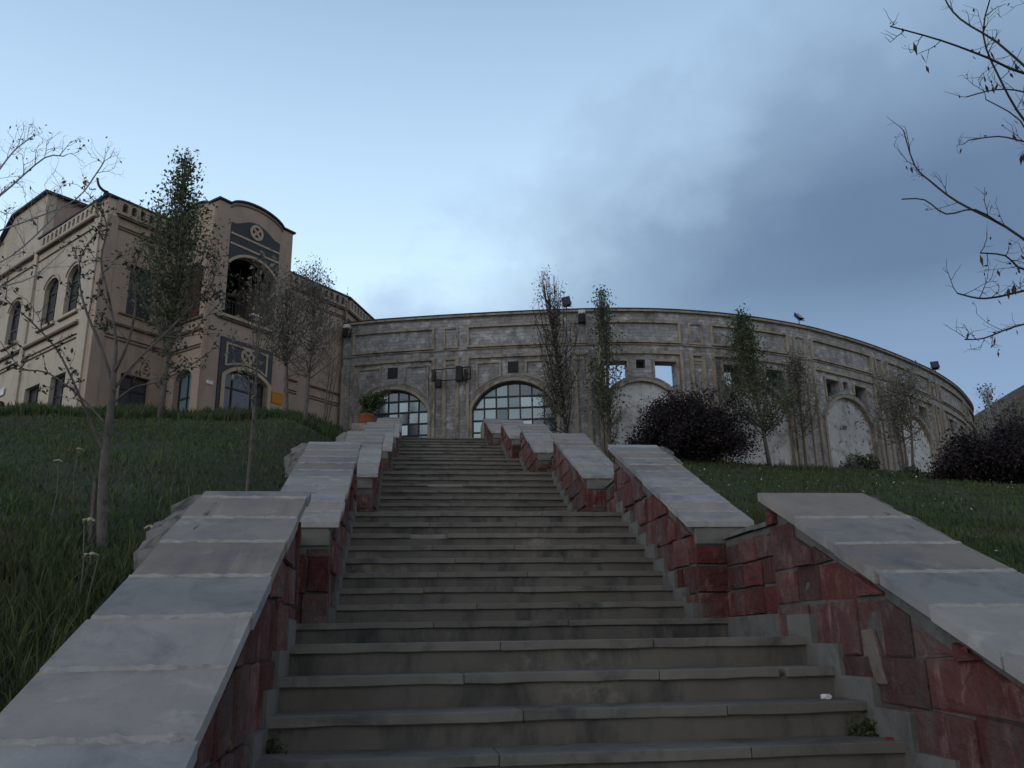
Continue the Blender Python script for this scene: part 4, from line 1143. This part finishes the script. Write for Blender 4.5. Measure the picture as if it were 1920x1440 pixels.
# dense columnar tree before the tan building
crown_tree('leafy_tree', 'dense green columnar tree in front of the tower side', (-6.85, 24.0), 8.0, .10, [(.2, .3), (.3, .75), (.45, 1.15), (.6, 1.35), (.72, 1.2), (.82, .7), (.9, .42), (1, .12)], 84, 6500, .058, M['bark'], M['leaf'], 'trees before the tan building', low=.24, spread=.17, twl=.45)
# thin saplings and greyish trees on the left
crown_tree('young_tree', 'thin young tree with a few leaves left of the second left wall', (-2.02, 11.06), 3.4, .038, [(.45, .25), (.65, .45), (.85, .4), (1, .15)], 16, 260, .04, M['bark'], M['leafdull'], 'young trees on the slope', low=.45, spread=.07, twl=.3)
crown_tree('young_tree', 'greyish twiggy tree in front of the orange sign wall, left of its twin', (-3.62, 25.2), 4.5, .07, [(.25, .4), (.5, 1.15), (.75, 1.15), (1, .5)], 72, 2600, .04, M['bark'], M['leafdull'], 'trees before the tan building', low=.3, spread=.12, twl=.4, lean=(-.25, 0))
crown_tree('young_tree', 'greyish twiggy tree right of its twin beside the top of the left walls', (-3.0, 24.4), 4.7, .075, [(.25, .4), (.5, 1.2), (.75, 1.15), (1, .5)], 72, 2600, .04, M['bark'], M['leafdull'], 'trees before the tan building', low=.3, spread=.12, twl=.4, lean=(.1, 0))
crown_tree('bare_bush', 'small bare bush against the pink brown wall beside the curved building', (-2.62, 25.6), 2.7, .03, [(.2, .15), (.6, .5), (1, .6)], 26, 60, .04, M['bark'], M['leafdull'], None, low=.2, spread=.05, twl=.3, trunks=3)
# trees before the curved building
crown_tree('ivy_tree', 'tall twiggy tree with ivy clad foot beside the big glazed arch', (6.2, 32.6), 7.6, .11, [(.1, .7), (.2, 1.1), (.4, .85), (.6, 1.2), (.8, 1.0), (1, .4)], 80, 3900, .052, M['darkbark'], M['leafdull'], 'trees before the curved building', low=.12, spread=.16, twl=.5, leafw=[(0, 3), (.42, 3), (.5, .5), (1, .3)], lean=(-.7, 0))
crown_tree('ivy_tree', 'narrow columnar tree with leafy trunk left of the big purple shrub', (7.8, 32.6), 7.1, .09, [(0, .3), (.2, .45), (.35, .8), (.5, .75), (.7, .85), (.85, .55), (1, .2)], 70, 3600, .056, M['bark'], M['leaf'], 'trees before the curved building', low=.05, spread=.13, twl=.35)
crown_tree('leafy_tree', 'green tree with forked pale trunk right of the big purple shrub', (14.55, 33.1), 6.6, .10, [(.25, .7), (.4, 1.5), (.55, 1.6), (.7, 1.2), (.82, .65), (1, .2)], 78, 7200, .06, M['bark'], M['leaf'], 'trees before the curved building', low=.22, spread=.17, twl=.4, lean=(-.65, 0))
crown_tree('leafy_tree', 'thin dull green tree just left of the whitish blind arch', (16.35, 33.7), 4.9, .07, [(.3, .6), (.6, 1.1), (.85, .9), (1, .3)], 50, 2400, .055, M['bark'], M['leafdull'], 'trees before the curved building', low=.28, spread=.15, twl=.4)
crown_tree('leafy_tree', 'spreading thin tree with several stems near the right end of the curved wall', (21.6, 35.0), 4.7, .075, [(.35, .8), (.6, 1.6), (.8, 1.8), (1, .9)], 64, 3600, .058, M['bark'], M['leafdull'], 'trees before the curved building', low=.3, spread=.16, twl=.45, trunks=3)
# distant bare trees past the right end
gy = gz
def far_tree(x, y, zb, h, label):
    global gz
    o = gz; gz = lambda a, b: zb
    crown_tree('bare_tree', label, (x, y), h, .09, [(.2, .5), (.5, 1.1), (.8, 1.0), (1, .4)], 50, 420, .1, M['hazebark'], M['bud'], 'distant trees beyond the curved wall', low=.25, spread=.12, twl=.7)
    gz = o
far_tree(42.7, 57.5, 12.3, 5.0, 'distant bare tree rising just right of the curved wall end')
far_tree(44.5, 57.5, 13.0, 3.6, 'distant bare tree beside the brown hill slope')

# shrubs
def shrub(name, label, cat, c, r, n, ls, mat, bark, group=None, nst=60, sp=.16):
    bz = gz(c[0], c[1]); root = thing(name, label, cat, (c[0], c[1], bz), group)
    mb = MB(); P = []
    for q in range(nst):
        d = rand_dirs(1)[0]; d[2] = abs(d[2]) * .9 + .05; d /= np.linalg.norm(d); k = random.uniform(.74, 1.02) + (random.uniform(.05, .2) if random.random() < .25 else 0)
        tip = V3((c[0] + d[0] * r[0] * k, c[1] + d[1] * r[1] * k, bz + r[2] * (.12 + .9 * d[2] * k)))
        b = V3((c[0] + jit(.25), c[1] + jit(.25), bz)); mid = b.lerp(tip, .5) + V3((jit(.15), jit(.15), .12 * r[2]))
        pth = smooth_path([b, mid, tip], 5); limb(mb, pth, .022, .005, 4); P += [tuple(p) for p in pth[3:]] + [tuple(pth[-1])] * 3
        tt = []; twiggy(mb, pth, .8, .3 * min(r), .006, tt, 0, .35, .3); P += [tuple(p) for p in tt]
    mb.build('stem', bark, root)
    P = np.array(P); idx = RNG.integers(0, len(P), n); C = P[idx] + RNG.normal(0, sp, (n, 3)); C[:, 2] = np.maximum(C[:, 2], bz + .05)
    leaves('foliage', C, ls, mat, root)
    return root
shrub('purple_shrub', 'big round purple black shrub before the curved wall, left of the forked tree', 'shrub', (10.75, 31.4), (2.2, 1.8, 2.75), 46000, .052, M['purple'], M['darkbark'], 'purple shrubs on the right lawn', 110, .17)
shrub('purple_shrub', 'big purple black shrub at the right edge below the brown hill', 'shrub', (20.8, 27.2), (2.7, 2.0, 1.95), 46000, .052, M['purple'], M['darkbark'], 'purple shrubs on the right lawn', 110, .18)
shrub('green_shrub', 'small green shrub at the foot of the whitish blind arch, left of a darker one', 'shrub', (19.15, 35.2), (.42, .3, .75), 700, .06, M['leafdull'], M['bark'], 'small shrubs at the foot of the curved wall', 18, .08)
shrub('green_shrub', 'small dark green bushy shrub at the pier right of the whitish blind arch', 'shrub', (19.95, 35.3), (.62, .45, .8), 1500, .06, M['leaf'], M['bark'], 'small shrubs at the foot of the curved wall', 26, .09)
shrub('green_shrub', 'low green tuft at the foot of the several stemmed tree', 'shrub', (21.5, 34.7), (.5, .4, .4), 700, .05, M['leaf'], M['bark'], 'small shrubs at the foot of the curved wall', 18, .07)

# potted plant at the top of the left walls
pz = 6.98
pot = thing('potted_plant', 'bushy green plant in a round terracotta pot at the top left of the stairs', 'plant', (-1.0 + .42, 29.0, pz))
px, py = -.62, 28.95
pot.location = (px, py, pz)
px -= .88
pot.location = (px, py, pz)
mb = MB(); mb.lathe((px, py, pz), [(.12, 0), (.2, .1), (.25, .26), (.23, .38), (.26, .41), (.26, .47), (.22, .47), (.2, .4)], 20); mb.build('pot', M['terracotta'], pot, smooth=True)
mb = MB(); P = []
for q in range(26):
    an = random.uniform(0, 6.28); rr = random.uniform(.1, .55); h = random.uniform(.4, .95)
    ox = .3
    pth = smooth_path([V3((px, py, pz + .42)), V3((px + ox * .5 + rr * .4 * cos(an), py + rr * .4 * sin(an), pz + .45 + h * .7)), V3((px + ox + rr * cos(an), py + rr * sin(an), pz + .45 + h * random.uniform(.6, 1)))], 5)
    limb(mb, pth, .012, .004, 4); P += [tuple(p) for p in pth[3:]]
mb.build('stem', M['bark'], pot)
P = np.array(P); C = P[RNG.integers(0, len(P), 1200)] + RNG.normal(0, .07, (1200, 3)); leaves('foliage', C, .065, M['leaf'], pot, .4)

# ------------------------------------------------------------------ grass, flowers, litter
def in_walls(x, y):
    return (x > -1.42) & (x < 3.35) & (y < 28.4)
def blades(name, n, xr, yr, h, w, mat, dens=None, seed=1):
    rg = np.random.default_rng(seed)
    X = rg.uniform(*xr, n); Y = yr[0] + (yr[1] - yr[0]) * rg.random(n) ** 1.7
    keep = ~in_walls(X, Y)
    if dens is not None: keep &= rg.random(n) < dens(X, Y)
    X, Y = X[keep], Y[keep]; n = len(X)
    Z = np.array([gz(a, b) for a, b in zip(X, Y)])
    patch = .65 + .5 * (np.sin(X * 1.7 + 1.3 * np.sin(Y * .9)) * np.sin(Y * 1.3 + X * .4) * .5 + .5)
    hh = h(X, Y) * rg.uniform(.5, 1.25, n) * patch; an = rg.uniform(0, 2 * pi, n); ln = rg.normal(0, .35, (n, 2)) * hh[:, None]
    ww = w * (1 + .02 * Y) * rg.uniform(.7, 1.3, n); dx, dy = np.cos(an) * ww, np.sin(an) * ww
    b0_ = np.stack([X - dx, Y - dy, Z - .02], 1); b1_ = np.stack([X + dx, Y + dy, Z - .02], 1)
    m0 = np.stack([X - dx * .7 + ln[:, 0] * .35, Y - dy * .7 + ln[:, 1] * .35, Z + hh * .6], 1); m1 = np.stack([X + dx * .7 + ln[:, 0] * .35, Y + dy * .7 + ln[:, 1] * .35, Z + hh * .6], 1)
    tp = np.stack([X + ln[:, 0], Y + ln[:, 1], Z + hh], 1)
    return np.stack([b0_, b1_, m1, m0, tp], 1).reshape(-1, 3), n
def grass_obj(name, parts, mat):
    P = np.concatenate([p for p, n in parts]); N = sum(n for p, n in parts)
    me = bpy.data.meshes.new(name); me.vertices.add(5 * N); me.vertices.foreach_set('co', P.astype(np.float32).ravel())
    b = np.arange(N, dtype=np.int32)[:, None] * 5
    li = np.concatenate([b + np.array([0, 1, 2, 3]), b + np.array([3, 2, 4])], 1).ravel()
    me.loops.add(7 * N); me.loops.foreach_set('vertex_index', li.astype(np.int32)); me.polygons.add(2 * N)
    s = np.arange(N, dtype=np.int32)[:, None] * 7
    me.polygons.foreach_set('loop_start', np.concatenate([s, s + 4], 1).ravel()); me.polygons.foreach_set('loop_total', np.tile([4, 3], N).astype(np.int32))
    me.update(); me.materials.append(mat); o = bpy.data.objects.new(name, me); COL.objects.link(o); return o
hL = lambda X, Y: .085 + .10 * np.exp(-((Y - 4.5) / 4.5) ** 2) + .06 * (X > -2.0)
hR = lambda X, Y: .09 + .04 * (X < 4.2)
parts = [blades('g', 46000, (-7, -1.42), (1.5, 9), hL, .0055, M['grass'], seed=2),
         blades('g', 52000, (-16, -1.3), (7, 27.5), hL, .010, M['grass'], seed=3),
         blades('g', 16000, (-18, -1.3), (24, 29), lambda X, Y: .28 + 0 * X, .014, M['grass'], seed=5),
         blades('g', 40000, (3.3, 9), (3, 14), hR, .006, M['grass'], seed=6),
         blades('g', 60000, (3.3, 26), (9, 36), lambda X, Y: .10 + 0 * X, .012, M['grass'], seed=7),
         blades('g', 9000, (5, 27), (30, 38), lambda X, Y: .22 + 0 * X, .013, M['grass'], seed=8)]
tag(grass_obj('grass', parts, M['grass']), kind='stuff')
wd = [blades('w', 2600, (-2.5, -1.42), (3.2, 9.5), lambda X, Y: .22 + .10 * np.sin(X * 7 + Y * 3), .006, M['grass'], seed=12), blades('w', 2200, (-6, -1.5), (3.5, 16), lambda X, Y: .22 + .10 * np.sin(X * 5 + Y * 2), .008, M['grass'], lambda X, Y: (np.sin(X * 2.1 + 1) * np.sin(Y * 1.3) > .35) * 1.0, seed=13)]
tag(grass_obj('tall_weeds', wd, M['weed']), kind='stuff')
# small white daisies scattered over the right lawn, uncountable
rg = np.random.default_rng(5)
nf = 420; X = 3.6 + 20 * rg.random(nf) ** 1.3; Y = 5 + 28 * rg.random(nf); k_ = ~in_walls(X, Y); X, Y = X[k_], Y[k_]
C = np.array([(a, b, gz(a, b) + rg.uniform(.09, .18)) for a, b in zip(X, Y)]); n = len(C)
an = rg.uniform(0, 6.28, n); s = (.008 + .0006 * Y)[:, None] * rg.uniform(.5, 1.2, (n, 1))
til = rg.normal(0, .5, (n, 2)); U = np.stack([np.cos(an), np.sin(an), til[:, 0]], 1) * s; W = np.stack([-np.sin(an), np.cos(an), til[:, 1]], 1) * s
fl = quads_mesh('daisies', C, U, W, M['petal']); tag(fl, kind='stuff')
# taller pale umbels among the grass beside the lowest left wall
UMB = [((-2.30, 6.6), .62, 'cream flower head on a tall stem, right of the sparse tree trunk'), ((-2.12, 6.2), .5, 'broad cream flower head nearest the lowest left coping'),
       ((-1.95, 6.9), .55, 'cream flower head close to the broken concrete of the lowest left wall'), ((-2.55, 5.0), .38, 'small cream flower head low in the left grass'),
       ((-3.0, 4.6), .35, 'small cream flower head at the left edge of the grass'), ((-3.5, 9.0), .6, 'cream flower head left of the sparse tree trunk'), ((-3.9, 10.6), .6, 'cream flower head higher on the left slope, far left')]
for (x, y), h, lab in UMB:
    z = gz(x, y); r = thing('wildflower', lab, 'flower', (x, y, z), 'tall cream wildflowers in the left grass')
    mb = MB(); mb.tube([(x, y, z), (x + jit(.03), y, z + h * .5), (x + jit(.05), y, z + h)], .004, 5); top_ = mb.V[-1]
    for q in range(8): mb.tube([(x, y, z + h * .9), (x + .05 * cos(q), y + .05 * sin(q), z + h + .01)], .002, 3)
    mb.build('flower_stem', M['leafdull'], r)
    mb = MB()
    for q in range(16):
        a_ = random.uniform(0, 6.28); rr = .038 * sqrt(random.random()); lump(mb, (x + rr * cos(a_), y + rr * sin(a_), z + h + .028 - 12 * rr * rr + jit(.006)), (.012, .012, .009), 1, q)
    mb.build('flower_head', M['cream_petal'], r)
# weeds growing from the steps
def weed(x, y, z, h, n, lab):
    r = thing('weed_tuft', lab, 'weed', (x, y, z)); C = np.array([(x + rg.normal(0, h * .45), y + rg.normal(0, h * .3), z + abs(rg.normal(0, h * .5))) for _ in range(n)])
    mb = MB()
    for q in range(9): mb.tube([(x, y, z), (x + jit(h * .6), y + jit(h * .5), z + h * random.uniform(.5, 1))], .002, 3)
    mb.build('stem', M['leaf'], r); leaves('foliage', C, h * .22, M['leaf'], r)
weed(2.27, Y0 + T - .02, ztread(0), .085, 170, 'dark green weed tuft on a lower step beside the right wall')
weed(-.61, Y0 + T - .0, ztread(0), .06, 70, 'small weed tuft on a lower step beside the left wall')
def scrap(x, y, z, r, mat, name, lab, cat, seed):
    mb = MB(); lump(mb, (x, y, z + r[2] * .8), r, 2, seed); tag(mb.build(name, mat), lab, cat)
scrap(2.2, Y0 + 2 * T - .1, ztread(1), (.028, .02, .014), M['white'], 'crumpled_paper', 'white crumpled scrap on a step near the right wall', 'litter', 3)
scrap(2.52, 5.2, ztread(3), (.022, .015, .009), M['white'], 'crumpled_paper', 'tiny white scrap on the lowest landing by the right wall', 'litter', 5)
scrap(2.3, Y0 + T - .2, ztread(0), (.028, .014, .006), M['redlitter'], 'candy_wrapper', 'small dark red wrapper on a lower step by the right wall', 'litter', 8)
lw = MB()
for q in range(7): lw.tube([V3(mapB(6.5 + q * .05, 15.12, .05)), V3(mapB(6.5 + q * .05 + jit(.2), 15.3 + .25 * random.random(), .05 + jit(.1)))], .006, 4)
wz = thing('roof_weed', 'wispy weed growing on the roof edge right of the tower', 'weed', mapB(6.6, 15.13, 0)); lw.build('stem', M['hazebark'], wz)
Cw = np.array([mapB(6.6 + rg.normal(0, .14), 15.35 + rg.normal(0, .09), rg.normal(0, .08)) for _ in range(120)]); leaves('foliage', Cw, .03, M['leafdull'], wz)
# dark curved spike on the roof corner
cp = MB(); c_ = V3((*(C0 + (N1 + N2) * .12), 15.12))
sp = smooth_path([c_, c_ + V3((-.16, -.05, .06)), c_ + V3((-.30, -.1, .22)), c_ + V3((-.37, -.12, .48))], 4)
limb(cp, sp, .055, .04, 6)
tag(cp.build('roof_pipe', M['black']), 'bent black pipe sticking up from the roof corner of the tan building', 'pipe')

# ------------------------------------------------------------------ sky and light
SUN_AZ = radians(-118); SUN_EL = radians(16)            # low behind cloud, to the left
w = bpy.data.worlds.new('World'); SC.world = w; w.use_nodes = True
nt = w.node_tree; L = nt.links; bg = nt.nodes['Background']
tc = nt.nodes.new('ShaderNodeTexCoord'); dirv = tc.outputs['Generated']
sky = nt.nodes.new('ShaderNodeTexSky'); sky.sky_type = 'NISHITA'; sky.sun_disc = False
sky.sun_elevation = SUN_EL; sky.sun_rotation = SUN_AZ; sky.altitude = 1500; sky.air_density = 1.2; sky.dust_density = .6; sky.ozone_density = 3.0
def math_(op, a, b=None, c=None, clampv=False):
    m = nt.nodes.new('ShaderNodeMath'); m.operation = op; m.use_clamp = clampv
    for i, v in enumerate((a, b, c)):
        if v is None: continue
        if isinstance(v, (int, float)): m.inputs[i].default_value = v
        else: L.new(v, m.inputs[i])
    return m.outputs[0]
sep = nt.nodes.new('ShaderNodeSeparateXYZ'); L.new(dirv, sep.inputs[0])
el = sep.outputs['Z']
def dotp(v):
    d = nt.nodes.new('ShaderNodeVectorMath'); d.operation = 'DOT_PRODUCT'; L.new(dirv, d.inputs[0]); d.inputs[1].default_value = Vector(v).normalized(); return d.outputs['Value']
# thin high veil: pale blue low down, deeper blue overhead
veil = ramp(nt, el, [(0.0, (7.4, 8.9, 10.0)), (.25, (7.0, 9.0, 10.7)), (.40, (6.3, 8.6, 10.7)), (.52, (4.9, 6.9, 9.2)), (.64, (3.6, 5.2, 7.3)), (.78, (1.3, 1.9, 2.9)), (1.0, (.8, 1.1, 1.7))])
base = mixc(nt, .93, sky.outputs[0], veil)
# brightest towards the after-glow in front; the low sky behind is a dull warm grey
front = math_('MULTIPLY_ADD', dotp((-.12, .99, .05)), .5, .5)
fr = ramp(nt, front, [(0, (.86, .70, .60)), (.3, (.82, .68, .60)), (.55, (.78, .72, .69)), (.8, (.94, .95, .96)), (.93, (1.0, 1.0, 1.0)), (1, (1.04, 1.03, 1.02))])
base = mixc(nt, 1.0, base, fr, 'MULTIPLY')
st = nt.nodes.new('ShaderNodeMapping'); st.inputs['Scale'].default_value = (1.0, 1.0, 1.35); st.inputs['Rotation'].default_value = (0, radians(-25), 0); L.new(dirv, st.inputs[0])
def nz(scale, det, rough, dist=.3, off=(0, 0, 0)):
    n = nn(nt, 'ShaderNodeTexNoise', Scale=scale, Detail=det, Roughness=rough, Distortion=dist)
    v = nt.nodes.new('ShaderNodeVectorMath'); v.operation = 'ADD'; L.new(st.outputs[0], v.inputs[0]); v.inputs[1].default_value = off; L.new(v.outputs[0], n.inputs['Vector'])
    return n.outputs['Fac']
n1 = nz(2.2, 4, .5, .3); n2 = nz(7.5, 7, .55, .15, (3, 1, 2)); n3 = nz(3.2, 5, .5, .2, (7, 2, 5))
# cloud bank on the right: its edge climbs from mid horizon up to the top right
q = dotp((.716, .22, -.662))
ahead = ramp(nt, dotp((.1, .95, .2)), greys(-.1, .25))
m = math_('MULTIPLY_ADD', n1, .26, math_('MULTIPLY_ADD', n2, .26, -.205))
m = math_('ADD', q, m)
mask = mixc(nt, 1.0, ramp(nt, m, [(-.02 + .02, (0, 0, 0)), (.05, (.42, .42, .42)), (.16, (.92, .92, .92)), (.24, (1, 1, 1))]), ahead, 'MULTIPLY')
# darkest in the heart of the bank, paler again near the skyline
heart = math_('MULTIPLY_ADD', dotp((.55, .735, .40)), 1.0, math_('MULTIPLY_ADD', n3, .035, -.0175))
cloudc = ramp(nt, heart, [(.88, (3.5, 4.8, 6.4)), (.94, (2.55, 3.7, 5.2)), (.972, (1.75, 2.66, 4.0)), (1.0, (1.22, 1.92, 3.15))])
lowl = ramp(nt, el, [(.22, (.75, .75, .75)), (.31, (.45, .45, .45)), (.37, (0, 0, 0))])
cloudc = mixc(nt, lowl, cloudc, (2.7, 4.0, 6.0))
mask = mixc(nt, 1.0, mask, ramp(nt, el, [(.45, (1, 1, 1)), (.62, (.62, .62, .62))]), 'MULTIPLY')
colr = mixc(nt, mask, base, cloudc)
# soft grey-blue puffs along the lower edge of the clear part
wis = ramp(nt, math_('MULTIPLY_ADD', math_('SUBTRACT', n2, .5), 3.2, math_('MULTIPLY', math_('ABSOLUTE', q), -5.0)), [(-.05 + .05, (0, 0, 0)), (.45, (1, 1, 1))])
low = ramp(nt, el, [(.2, (.85, .85, .85)), (.40, (.7, .7, .7)), (.5, (0, 0, 0))])
colr = mixc(nt, math_('MULTIPLY', wis, low), colr, (4.2, 5.6, 7.8))
L.new(colr, bg.inputs['Color']); bg.inputs['Strength'].default_value = .085

sl = bpy.data.lights.new('sun', 'SUN'); sl.energy = .5; sl.angle = radians(50); sl.color = (1.0, .94, .90)
so = bpy.data.objects.new('sun', sl); COL.objects.link(so)
sd = Vector((sin(SUN_AZ) * cos(SUN_EL), cos(SUN_AZ) * cos(SUN_EL), sin(SUN_EL)))
so.rotation_euler = (-sd).to_track_quat('-Z', 'Y').to_euler(); so.location = (-30, 10, 30)

# ------------------------------------------------------------------ camera
cam = bpy.data.cameras.new('camera'); co = bpy.data.objects.new('camera', cam); COL.objects.link(co)
cam.sensor_width = 36; cam.lens = 1620 / 1920 * 36; cam.clip_start = .05; cam.clip_end = 2000
Rr = Vector((0.99308495, -0.11627961, -0.01616595)); Ff = Vector((0.1160657, 0.95177536, 0.28399371)); Uu = Vector((-0.01763633, -0.28390619, 0.95868985))
co.matrix_world = Matrix(((Rr.x, Uu.x, -Ff.x, 0), (Rr.y, Uu.y, -Ff.y, 0), (Rr.z, Uu.z, -Ff.z, 0), (0, 0, 0, 1)))
SC.camera = co
SC.view_settings.view_transform = 'Standard'; SC.view_settings.look = 'None'; SC.view_settings.gamma = 1.0
SC.view_settings.exposure = 0.38
